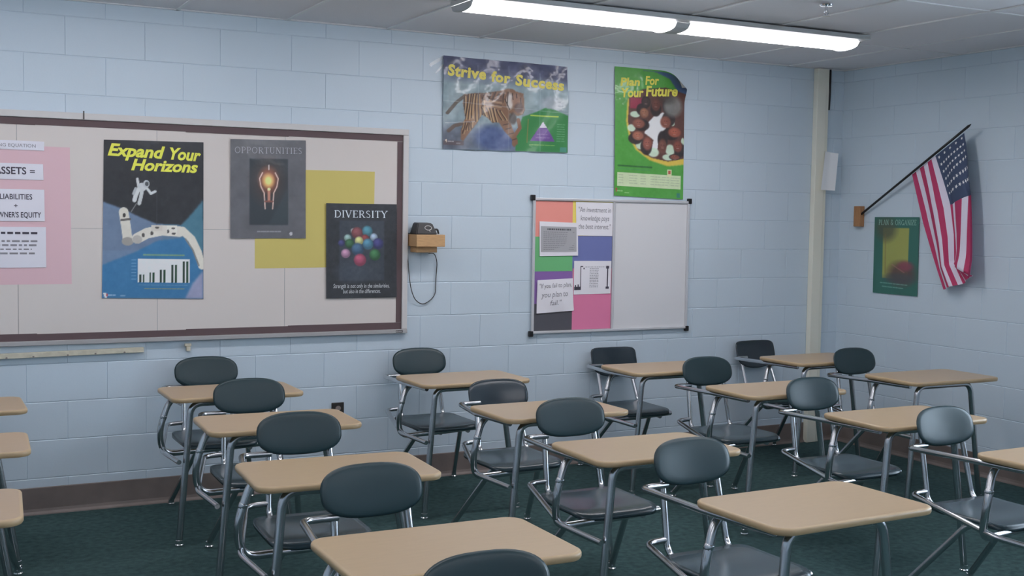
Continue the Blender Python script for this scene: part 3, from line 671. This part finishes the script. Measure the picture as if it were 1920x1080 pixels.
note('white paper strip headed ACCOUNTING EQUATION at the top of the pink sheet', [(-0.80, 1.972), (-0.107, 1.968), (-0.108, 1.921), (-0.80, 1.925)], [(text_geo('THE ACCOUNTING EQUATION', 0, 0), 40, 20, 94, 42, CAP)], ink=INK2)
note('white paper sign reading ASSETS = on the pink sheet', [(-0.80, 1.853), (-0.114, 1.851), (-0.112, 1.768), (-0.80, 1.77)], [(text_geo('ASSETS', 0, .02), 65.5, 14, 88, 40, CAP), (text_geo('=', 0, .02), 90.5, 24, 94, 34)])
note("white paper sign reading LIABILITIES + OWNER'S EQUITY on the pink sheet", [(-0.80, 1.72), (-0.109, 1.718), (-0.108, 1.553), (-0.80, 1.555)],
     [(text_geo('LIABILITIES', 0, .014), 69, 9, 91.5, 19, CAP), (text_geo('+', 0, .01), 78.6, 28, 81.2, 34), (text_geo("OWNER'S EQUITY", 0, .014), 64, 43, 97.5, 53, CAP)])
s_, t_ = note('white paper with small typed accounting steps, lowest on the pink sheet', [(-0.80, 1.525), (-0.103, 1.523), (-0.102, 1.312), (-0.80, 1.312)], [])
dash_part(s_, t_, [(52, 94, 9, 3.2, 1)], INK); dash_part(s_, t_, [(55, 95, 21, 2.6, 2), (55, 95, 27, 2.6, 3), (64, 90, 33, 2, 4), (56, 92, 39, 2.6, 5)], INK2)
# --- tiger poster
R = (829, 105, 1063, 287)
def w_strive(u, v): return (u, v, 0.006+0.006*math.sin(9*u+2)*math.sin(5*v+1)+0.004*math.sin(23*u+9*v)+0.006*math.sin(math.pi*v), 1)
sh4 = Sheet([(2.159, 2.584), (3.033, 2.578), (3.041, 2.029), (2.166, 2.022)], R, 0.004, warp=w_strive)
c = Canvas(R, 230, 150, (122, 142, 148)); X, Y = c.X, c.Y
c.put((150-Y)/30+.3, (60, 66, 98)).put((Y-225)/30, (100, 112, 128)).ell(925, 262, 40, 26, (72, 88, 130), 1, .5).ell(960, 205, 40, 40, (130, 150, 150), .5, .8).ell(1032, 185, 22, 14, (150, 158, 166), .8, .7).ell(850, 270, 30, 22, (92, 96, 108), .7, .8).noise(9, 16)
c.poly([(962, 287), (964, 250), (975, 216), (1004, 203), (1018, 195), (1034, 197), (1063, 209), (1063, 287)], (46, 126, 62), 1, 1)
z5 = lambda pts: [(800+x/4.91, 80+y/4.91) for x, y in pts]
c.line(z5([(335, 490), (255, 565), (180, 670)]), 6, (72, 62, 52))
c.line(z5([(820, 700), (835, 780), (795, 850)]), 7, (128, 86, 62)).line(z5([(430, 720), (330, 760), (240, 790), (190, 840)]), 7, (96, 74, 62), .8)
body = z5([(320, 485), (420, 462), (520, 452), (640, 425), (710, 398), (760, 395), (800, 420), (868, 432), (876, 600), (862, 640), (820, 660), (770, 650), (740, 640), (745, 720), (770, 800), (815, 900), (820, 940), (785, 975), (765, 960), (760, 900), (690, 815), (640, 735), (575, 742), (520, 690), (480, 670), (440, 750), (385, 830), (320, 935), (300, 920), (300, 830), (335, 710), (312, 570)])
c.poly(body, (122, 86, 62), 1, 1)
bm_ = np.abs(c.C-np.array((122, 86, 62))).sum(-1) < 30
rs = random.Random(5); base_art = c.C.copy()
c.ell(905, 176, 52, 8, (88, 58, 46), .8, .9).ell(900, 225, 26, 12, (164, 134, 104), .5, .9)
def stripes(n, x0, x1, ya, yb, lean, gold):
    for i in range(n):
        x = x0+(x1-x0)*i/(n-1)+rs.uniform(-4, 4); e1 = ya+rs.uniform(-15, 25); e2 = yb+rs.uniform(-40, 20)
        st = [(x+lean*t+7*math.sin(3.1*t+i), e1+(e2-e1)*t) for t in (0, .25, .5, .75, 1)]
        c.line(z5(st), rs.uniform(1.5, 2.4), (50, 36, 30), .95)
        c.line(z5([(p+14, q+6) for p, q in st]), rs.uniform(1.4, 2.2), gold, .8)
stripes(7, 322, 490, 480, 730, -14, (188, 156, 106)); stripes(6, 478, 650, 600, 745, 46, (190, 160, 112)); stripes(5, 520, 690, 430, 520, -20, (134, 96, 68))
for k in range(4): c.line(z5([(490, 515+26*k), (580, 508+24*k), (660, 522+22*k)]), 1.6, (174, 142, 104) if k % 2 else (54, 40, 34), .8)
stripes(5, 310, 400, 740, 840, -10, (172, 140, 100))
for q in (((680, 760), (730, 745)), ((705, 800), (752, 785)), ((725, 850), (775, 835)), ((765, 905), (805, 890))): c.line(z5(q), 1.8, (60, 44, 36), .8)
c.ell(*z5([(855, 615)])[0], 6, 5, (190, 164, 150), .7, .6)
c.C = np.where(bm_[..., None], c.C, base_art)
c.ell(*z5([(740, 520)])[0], 7, 16, (206, 198, 192), .9, .5).ell(*z5([(800, 500)])[0], 9, 13, (150, 112, 92), .9, .5).ell(*z5([(825, 580)])[0], 8, 10, (86, 64, 58), .9, .5).ell(*z5([(770, 690)])[0], 7, 12, (64, 54, 48), .9, .4)
for a, b in (((760, 440), (770, 500)), ((800, 440), (805, 480)), ((720, 430), (715, 560)), ((690, 500), (740, 600)), ((840, 480), (845, 540))): c.line(z5([a, b]), 1.7, (52, 40, 36))
c.poly(z5([(1055, 705), (935, 908), (1165, 908)]), (96, 62, 134)).poly(z5([(1055, 705), (1022, 765), (1088, 765)]), (196, 190, 204)).dashes(1004, 1022, 250, (170, 150, 190), .5, 1.4, 3).dashes(1002, 1026, 257, (170, 150, 190), .5, 1.4, 4)
c.dashes(991, 1042, 212, (172, 196, 66), .9, 3, 1).line([(986, 220), (985, 268)], 1.6, (150, 120, 60), .8).dashes(990, 1038, 272.5, (150, 190, 90), .7, 1.6, 5)
for k in range(8): c.dashes(1041, 1056, 228+5*k, (140, 186, 150), .5, 1.5, 20+k)
c.rect(830, 270, 866, 279, (84, 70, 72), .8).poly([(832, 269), (836, 268), (836, 275)], (225, 190, 170)).dashes(838, 848, 272, (180, 176, 176), .7, 2, 7).dashes(854, 862, 275, (170, 170, 172), .6, 2, 9).rect(1048, 276, 1060, 285, (60, 130, 120), .8)
c.line([(829, 192), (1063, 204)], 1, (176, 186, 194), .45).line([(833, 236), (885, 231)], 1.2, (184, 188, 194), .6).line([(892, 118), (893, 284)], 1, (170, 180, 190), .4).line([(1008, 125), (1009, 285)], 1, (170, 190, 190), .35).line([(949, 115), (949, 285)], 1, (160, 170, 180), .3)
p4 = poster('tiger_poster', 'wide wrinkled poster reading Strive for Success with a running tiger, high on the wall', 'poster', sh4, c, 1.42)
YE2 = paint(206, 192, 92, 1.42, .5)
letter(sh4, p4, [(text_geo('Strive', .1, .045, 1.1), 836, 121.5, 907, 142, dict(ref=(0, .7), tilt=3)), (text_geo('for', .1, .045, 1.1), 917, 127.5, 951, 147, dict(ref=(0, .7), tilt=2)), (text_geo('Success', .1, .045, 1.1), 960, 131, 1056, 151.5, dict(ref=(0, .7), tilt=4))], YE2)
M_tape = material('clear_tape', (0.85, 0.87, 0.88, 1), 0.15, coat=0.5)
M_tape.node_tree.nodes['Principled BSDF'].inputs['Alpha'].default_value = 0.35
def tape(parent, a, z, a2, z2, wd, y=-0.0052):
    d = Vector((a2-a, 0, z2-z)).normalized(); n = Vector((-d.z, 0, d.x))*wd/2
    A, B = Vector((a, y, z)), Vector((a2, y, z2)); V = [A-n, B-n, B+n, A+n]; V += [v+Vector((0, -0.0006, 0)) for v in V]
    rel(parent, MB().add(V, [(3,2,1,0),(4,5,6,7),(0,1,5,4),(1,2,6,5),(2,3,7,6),(3,0,4,7)]), 'tape_strip', M_tape)
tape(p4, 2.075, 2.52, 2.165, 2.575, 0.02); tape(p4, 2.115, 2.475, 2.165, 2.53, 0.012)
# --- future poster with the curled corner
R = (1150, 125, 1281, 374)
W_, H_ = 0.556, 0.845
def w_future(u, v):
    x, y = u*W_, v*H_; e = 0.004+0.012*math.sin(math.pi*v)*(1-u)*0.6
    ax, ay, bx, by = 0.30, 0.0, W_, 0.215
    L = math.hypot(bx-ax, by-ay); nx_, ny_ = (by-ay)/L, -(bx-ax)/L
    d = (x-ax)*nx_+(y-ay)*ny_
    Rr = 0.055
    if d <= 0: return (u, v, e, 1)
    th = min(d/Rr, 2.7); rest = max(0, d-2.7*Rr)
    q = Rr*math.sin(th)+rest*math.cos(th); dep = Rr*(1-math.cos(th))+rest*math.sin(th)
    x += nx_*(q-d); y += ny_*(q-d)
    return (x/W_, y/H_, e+dep, math.cos(th))
sh5 = Sheet([(3.387, 2.607), (3.945, 2.605), (3.956, 1.749), (3.403, 1.764)], R, 0.003, warp=w_future)
c = Canvas(R, 140, 226, (72, 152, 54)); z6 = lambda pts: [(1100+x/3.725, 100+y/3.725) for x, y in pts]
c.poly(z6([(370, 105), (470, 110), (560, 150), (640, 260), (680, 300), (680, 100)]), (58, 84, 124), 1, 1)
c.poly(z6([(272, 320), (262, 480), (285, 600), (330, 680), (430, 750), (560, 785), (680, 765), (680, 260), (560, 230), (400, 250)]), (206, 176, 60), 1, 2)
c.poly(z6([(285, 300), (275, 480), (300, 600), (350, 680), (440, 730), (560, 750), (680, 720), (680, 250), (540, 215), (380, 240)]), (88, 54, 46), 1, 1)
c.poly(z6([(390, 555), (420, 470), (455, 430), (520, 395), (560, 420), (540, 520), (500, 560), (480, 690), (440, 680), (455, 600)]), (214, 216, 218), 1, 1)
c.rect(*z6([(290, 305)])[0], *z6([(390, 385)])[0], (150, 44, 66), 1, 1)
for (x, y, rx, ry) in ((325, 425, 35, 22), (300, 525, 28, 26), (360, 645, 30, 30), (455, 690, 40, 34), (575, 665, 34, 40), (590, 470, 16, 20), (665, 600, 12, 30), (560, 720, 40, 22)): c.ell(1100+x/3.725, 100+y/3.725, rx/3.725, ry/3.725, (186, 208, 182), .95, .3)
for (x, y, rx, ry, ox, oy, col) in ((470, 345, 36, 52, 0, 30, (96, 54, 44)), (388, 410, 36, 42, -16, -22, (134, 84, 60)), (350, 490, 50, 40, 22, 8, (128, 72, 54)), (345, 578, 46, 38, -18, 22, (150, 88, 66)), (412, 630, 38, 56, -8, 24, (132, 72, 58)), (520, 640, 34, 62, 0, -44, (104, 62, 50)), (540, 465, 44, 50, 22, -24, (128, 72, 56)), (605, 535, 54, 42, -28, 14, (150, 76, 56)), (630, 635, 38, 50, 14, 26, (118, 60, 46)), (610, 715, 40, 20, 0, 0, (124, 66, 50)), (400, 330, 30, 40, 0, 0, (60, 44, 42)), (560, 350, 40, 60, 0, 0, (64, 60, 58))):
    X_, Y_ = 1100+x/3.725, 100+y/3.725; c.ell(X_+ox/3.725, Y_+oy/3.725, rx/3.5, ry/3.5, (44, 34, 34), .95, .2).ell(X_, Y_, rx/4.4, ry/4.4, col, 1, .35).ell(X_-1, Y_-2, rx/9, ry/9, np.array(col)*1.25, .6, .8)
    c.line([(X_-3, Y_-2), (X_-1.5, Y_-2)], 1, (40, 28, 26), .7).line([(X_+1.5, Y_-2), (X_+3, Y_-2)], 1, (40, 28, 26), .7).line([(X_-2, Y_+4), (X_+2, Y_+4)], 1.1, (190, 150, 140), .6)
c.ell(1259, 193, 17, 20, (122, 121, 116), .9, .5).ell(1247, 180, 14, 9, (60, 52, 48), .6, .8)
c.rect(1155.5, 328, 1276, 355, (186, 202, 158))
for k, y in enumerate((333, 338, 343, 348)):
    for x0, x1 in ((1158, 1166), (1178, 1192), (1199, 1208), (1218, 1238), (1240, 1253), (1257, 1273)): c.dashes(x0, x1, y, (132, 150, 118), .6, 1.3, k*9+x0)
c.dashes(1157, 1219, 315, (40, 96, 44), .9, 3.2, 1).dashes(1157, 1216, 321, (60, 130, 90), .6, 1.6, 2).rect(1249, 317, 1258, 331, (196, 200, 150)).rect(1251, 319, 1256, 326, (180, 80, 60))
c.poly([(1152, 358), (1156, 360), (1154, 368)], (170, 60, 60)).dashes(1156, 1165, 364, (180, 210, 160), .7, 2, 4).dashes(1170, 1178, 367, (170, 205, 150), .6, 2, 5).rect(1268, 362, 1275, 371, (50, 120, 110), .9)
c.noise(2.5, 8)
p5 = poster('future_poster', 'green poster reading Plan For Your Future, faces in a circle, top right corner curled', 'poster', sh5, c, 1.42, M_lamin, (132, 132, 128))
letter(sh5, p5, [(text_geo('Plan', .1, .035), 1160, 146, 1196, 161, dict(ref=(0, .7), tilt=-3)), (text_geo('For', .1, .035), 1206, 139, 1232, 155, dict(ref=(0, .7), tilt=-2)),
                 (text_geo('Your', .1, .035), 1161, 166, 1203, 183, dict(ref=(0, .7), tilt=-4)), (text_geo('Future', .1, .035), 1207, 158, 1267, 177, dict(ref=(0, .7), tilt=-5))], paint(222, 200, 84, 1.42, .5))
# --- combination board
cbx0, cbx1, cbz0, cbz1 = 2.793, 4.005, 0.868, 1.738
cbo = thing('combination_board', 'aluminium framed board, colourful papers on its left half, whiteboard on its right', 'whiteboard', (3.4, YW, cbz0))
rel(cbo, MB().box((cbx0+0.01, -0.012, cbz0+0.01), (3.40, YW, cbz1-0.01)), 'pin_panel', M_gray)
rel(cbo, MB().box((3.404, -0.014, cbz0+0.012), (cbx1-0.012, YW, cbz1-0.012)), 'whiteboard_panel', M_board)
for nm, a, b in (('frame_top', (cbx0, -0.026, cbz1-0.016), (cbx1, -0.0145, cbz1)), ('frame_bottom', (cbx0, -0.026, cbz0), (cbx1, -0.0145, cbz0+0.016)), ('frame_side', (cbx0, -0.026, cbz0+0.016), (cbx0+0.018, -0.0145, cbz1-0.016)), ('frame_side', (cbx1-0.018, -0.026, cbz0+0.016), (cbx1, -0.0145, cbz1-0.016)), ('divider', (3.394, -0.022, cbz0+0.016), (3.412, -0.0145, cbz1-0.016))):
    rel(cbo, MB().bbox(a, b, 0.003), nm, M_alu)
for x in (cbx0, cbx1):
    for z in (cbz0, cbz1):
        rel(cbo, MB().bbox((x-0.014, -0.029, z-0.018), (x+0.014, YW-0.001, z+0.018), 0.004), 'corner_cap', M_black)
def flat(name, label, x0, z0, x1, z1, col, d=0.0098, cat='paper'):
    s = Sheet([(x0, z1), (x1, z1), (x1, z0), (x0, z0)], (0, 0, 1, 1), d)
    return thing(name, label, cat, s.o, 0, 'coloured paper squares on the small board', s.quadmesh(name, paint(*col), 4, 4))
flat('coloured_paper', 'salmon paper at the top left of the small board', 2.813, 1.490, 3.089, 1.718, (208, 132, 122))
flat('coloured_paper', 'yellow paper edge behind the investment quote', 3.089, 1.496, 3.393, 1.722, (206, 188, 96), 0.0101)
flat('coloured_paper', 'green paper below the salmon one', 2.813, 1.268, 3.093, 1.490, (94, 160, 106), 0.0104)
flat('coloured_paper', 'slate blue paper below the investment quote', 3.088, 1.270, 3.393, 1.497, (96, 104, 152), 0.0101)
flat('coloured_paper', 'purple paper peeking out below the green one', 2.813, 1.060, 3.095, 1.268, (118, 88, 146), 0.0098)
flat('coloured_paper', 'dark grey paper at the bottom left of the small board', 2.813, 0.886, 3.101, 1.060, (72, 72, 78), 0.0101)
flat('coloured_paper', 'pink paper at the bottom middle of the small board', 3.097, 0.886, 3.393, 1.285, (196, 110, 144), 0.0106)
WP = paint(203, 201, 206, 1.42)
GI = paint(108, 106, 112, 1.42)
note('white quote sheet about investment in knowledge, top of the small board', [(3.110, 1.718), (3.392, 1.716), (3.393, 1.497), (3.118, 1.500)],
     [(text_geo('"An investment in', .15), 7, 9, 95, 18, CAP), (text_geo('knowledge pays', .15), 12, 24, 90, 33, CAP), (text_geo('the best interest."', .15), 6, 39, 95, 48, CAP)], mat=WP, d=0.0118, ink=GI, b=0.002)
s_, t_ = note('white sheet holding a grey text panel over the salmon and green papers', [(2.842, 1.588), (3.126, 1.581), (3.131, 1.369), (2.847, 1.366)], [], mat=WP, d=0.0150, b=0.002)
m = MB().add([s_.P(x, y, .0006) for x, y in ((3, 8), (3, 53), (96, 53), (96, 8))], [(0, 1, 2, 3)]); obj('text_panel', m.mesh('text_panel', paint(150, 150, 153, 1.42), origin=s_.o), t_)
dash_part(s_, t_, [(20, 82, 13, 3, 1)], paint(80, 80, 84, 1.42), off=.0012); dash_part(s_, t_, [(10, 90, 18+3.4*k, 1.3, 10+k) for k in range(10)], paint(118, 118, 122, 1.42), off=.0012)
s_, t_ = note('white sheet with a black-bordered typed column, beside the purple paper', [(3.104, 1.334), (3.389, 1.333), (3.386, 1.118), (3.105, 1.115)], [], mat=WP, d=0.0118, b=0.003)
m = MB()
for (x0, y0, x1, y1) in ((17, 10, 19, 52), (89, 10, 92, 50), (17, 9, 24, 11), (86, 9, 94, 14), (1, 46, 17, 52), (86, 47, 95, 51), (3, 43, 6, 46), (10, 42, 13, 46), (25, 12, 28, 15)): m.add([s_.P(x, y, .0008) for x, y in ((x0, y0), (x0, y1), (x1, y1), (x1, y0))], [(0, 1, 2, 3)])
obj('border_print', m.mesh('border_print', INK, origin=s_.o), t_)
dash_part(s_, t_, [(42, 66, 14+3*k, 1.0, 40+k) for k in range(12)]+[(30, 84, 11, .8, 77)], GI)
note('white quote sheet about failing to plan, lower left of the small board', [(2.834, 1.212), (3.094, 1.222), (3.107, 1.011), (2.831, 0.998)],
     [(text_geo('"If you fail to plan,', .15), 6, 7, 96, 15, CAP), (text_geo('you plan to', .15), 12, 22, 85, 32, CAP), (text_geo('fail."', .15), 36, 38, 66, 47, CAP)], mat=WP, d=0.0135, ink=GI, b=0.008)

# ------------------------------------------------------------------ right wall: green poster, flag
R = (1638, 407, 1726, 555)
sh6 = Sheet([(-0.364, 1.652), (-0.779, 1.655), (-0.784, 1.116), (-0.369, 1.116)], R, 0.004, 'right', warp=bulge(0.004))
c = Canvas(R, 110, 140, (36, 84, 74)); KR = 2.0
c.rect(1656, 428, 1707, 525, (122, 126, 60), 1, 1)
c.ell(1662, 430, 20, 22, (62, 66, 52), .8, .8).ell(1695, 515, 26, 22, (74, 54, 52), .9, .7).ell(1702, 500, 14, 9, (112, 52, 66), .8, .7).ell(1690, 524, 30, 10, (56, 62, 66), .7, .6).line([(1661, 440), (1662, 515)], 2, (100, 84, 48), .6).line([(1676, 498), (1700, 512)], 2, (140, 90, 88), .5)
c.dashes(1653, 1706, 534, (96, 140, 126), .8, 1.6, 1, .03).dashes(1657, 1700, 541, (96, 140, 126), .8, 1.6, 2, .03)
p6 = poster('planning_poster', 'dark green poster headed PLAN & ORGANIZE with olive picture, on the right wall', 'poster', sh6, c, KR, M_print)
letter(sh6, p6, [(serif_geo('PLAN & ORGANIZE', .1), 1647, 412, 1721, 422.5)], paint(118, 150, 138, KR, .5))
# flag bracket, pole and cloth
fb = thing('flag_bracket', 'small orange wooden block on the right wall holding the flag pole', 'bracket', (XC-0.004, -0.225, 1.58))
rel(fb, MB().bbox((XC-0.045, -0.256, 1.582), (XC-0.004, -0.190, 1.728), 0.003), 'block', M_wood2)
flag = thing('flag', 'American flag hanging from a dark pole on the right wall', 'flag', (XC-0.10, -0.9, 1.3))
PA, PB = Vector((XC-0.03, -0.250, 1.670)), Vector((XC-0.115, -1.262, 2.236))
rel(flag, MB().tube([PA, PA.lerp(PB, .5), PB], 0.008, 10).tube([PB, PB+(PB-PA).normalized()*0.02], (0.008, 0.002), 10), 'pole', M_black, smooth=True)
def w2(px, py):                      # cloth drawing units -> wall coordinates (y, z)
    y = -0.746-(px-1722)*0.0042; return y
tt = [0, .2, .4, .6, .78, 1.0]
SB = [1, 12/13, 11/13, 10/13, 9/13, 8/13, 7/13, 6/13, 5/13, 4/13, 3/13, 2/13, 1/13, 0]
rows = []
pole0 = [(1722+110*(1-s), 325-75*(1-s)) for s in SB]
left = [(1722, 325), (1733, 372), (1744, 420), (1761, 475), (1773, 512), (1785, 547)]
mid = [(1773, 290), (1786, 338), (1797, 384), (1802, 440), (1801, 492), (1820, 533)]
right_t = [None, [1773, 1781, 1790, 1800, 1812, 1825, 1832, 1838], [1797, 1801, 1810, 1829, 1841.5, 1843, 1844, 1845], [1801, 1804, 1813, 1826, 1838, 1845, 1847, 1848], [1801, 1806, 1813, 1822, 1835, 1846, 1848.5, 1850], [1820, 1826, 1832, 1842, 1846, 1848, 1849, 1850]]
right_t[1] = [1786+x for x in (0, 7, 15, 23, 31, 39, 46, 52)]
ry_ = [None, (338, 290), (384, 366), (440, 430), (492, 518), (533, 514)]
for k in range(6):
    if k == 0: rows.append(pole0); continue
    L = [(left[k][0]+(mid[k][0]-left[k][0])*i/6, left[k][1]+(mid[k][1]-left[k][1])*i/6) for i in range(7)]
    Rr = [(x, ry_[k][0]+(ry_[k][1]-ry_[k][0])*(x-right_t[k][0])/(right_t[k][-1]-right_t[k][0])) for x in right_t[k][1:]]
    rows.append(L+Rr)
ROWS = np.array(rows)               # 6 x 14 x 2
SBr = np.arange(14)/13
# drawing units -> (y,z) on the cloth plane, fitted from the pole line and hem
Am = np.array([[1722, 325, 1], [1832, 250, 1], [1785, 547, 1], [1850, 516, 1]], float)
Zy, *_ = np.linalg.lstsq(Am, np.array([-0.7435, -1.2155, -1.066, -1.330]), rcond=None)
Zz, *_ = np.linalg.lstsq(Am, np.array([1.947, 2.190, 1.172, 1.293]), rcond=None)
def cloth(si, t):                    # si in 0..13 from the bottom-stripe side, t along the fly
    ti = np.interp(t, tt, range(6)); k = min(int(ti), 4); f = ti-k; i = min(int(si), 12); g_ = si-i
    Pk = lambda kk: ROWS[kk][i]*(1-g_)+ROWS[kk][i+1]*g_
    p = Pk(k)*(1-f)+Pk(k+1)*f
    y, z = float(Zy@[p[0], p[1], 1]), float(Zz@[p[0], p[1], 1])
    fold = 0.014*math.sin(si*1.15+1.2*t)*min(1, t*3) + 0.05*t*math.exp(-((si-6.9)/1.6)**2)*(1 if t < .8 else .6) - 0.05*max(0, t-.1)*max(0, (si-9)/4)**1.5
    x = PA.x+(PB.x-PA.x)*min(1, max(0, (-y-0.25)/1.01)) + 0.012 + 0.010*t + fold - (0.022*math.exp(-((t-.78)/.05)**2) if si > 7 else 0)
    return (min(x, XC-0.012), y, z)
NS, NT = 4, 60
V = [cloth(a/NS, b/NT) for b in range(NT+1) for a in range(13*NS+1)]; W = 13*NS+1
F, I = [], []
for b in range(NT):
    for a in range(13*NS):
        F.append((b*W+a, b*W+a+1, (b+1)*W+a+1, (b+1)*W+a)); st = a//NS   # 0 = bottom red stripe
        I.append(2 if (st >= 6 and b < 0.4*NT) else (0 if st % 2 == 0 else 1))
M_fr, M_fw, M_fb = material('flag_red', S(124, 36, 66, 2.5), .8), material('flag_white', S(176, 170, 182, 1.8), .8), material('flag_blue', S(44, 54, 74, 2.2), .8)
rel_me = mesh_of('cloth', V, F, [M_fr, M_fw, M_fb], True, I, origin=flag.location); obj('cloth', rel_me, flag)
m = MB()
for r in range(9):
    n_ = 6 if r % 2 == 0 else 5
    for q in range(n_):
        si = 6+7*(r+1)/10; t0 = 0.4*((q+1)/7 - (0.5/7 if n_ == 6 else 0) + (0 if n_ == 5 else 0) + (0.5/7 if n_ == 5 else 0))
        pts = []
        for k in range(10):
            a = math.pi*k/5; rr = 0.30 if k % 2 == 0 else 0.13
            x_, y_, z_ = cloth(min(13, si+rr*math.sin(a)*1.0), max(0, t0+rr*math.cos(a)*0.045)); pts.append((x_-0.0016, y_, z_))
        cx_, cy2, cz_ = cloth(si, t0); n0 = 0
        m.add([(cx_-0.0018, cy2, cz_)]+pts, [(0, 1+k, 1+(k+1) % 10) for k in range(10)])
rel(flag, m, 'stars', paint(186, 186, 194, 2.2))
# white paper hung on the raceway
s = Sheet([(5.152, 2.120), (5.275, 2.108), (5.240, 1.838), (5.110, 1.842)], (0, 0, 1, 1), 0.052, warp=lambda u, v: (u, v, 0.012*abs(u-.45)*2+0.014*v, 1))
thing('folded_paper', 'creased white paper sheet hanging tilted on the cream raceway near the corner', 'paper', s.o, 0, None, s.quadmesh('folded_paper', paint(186, 188, 200, 2.0), 8, 6))
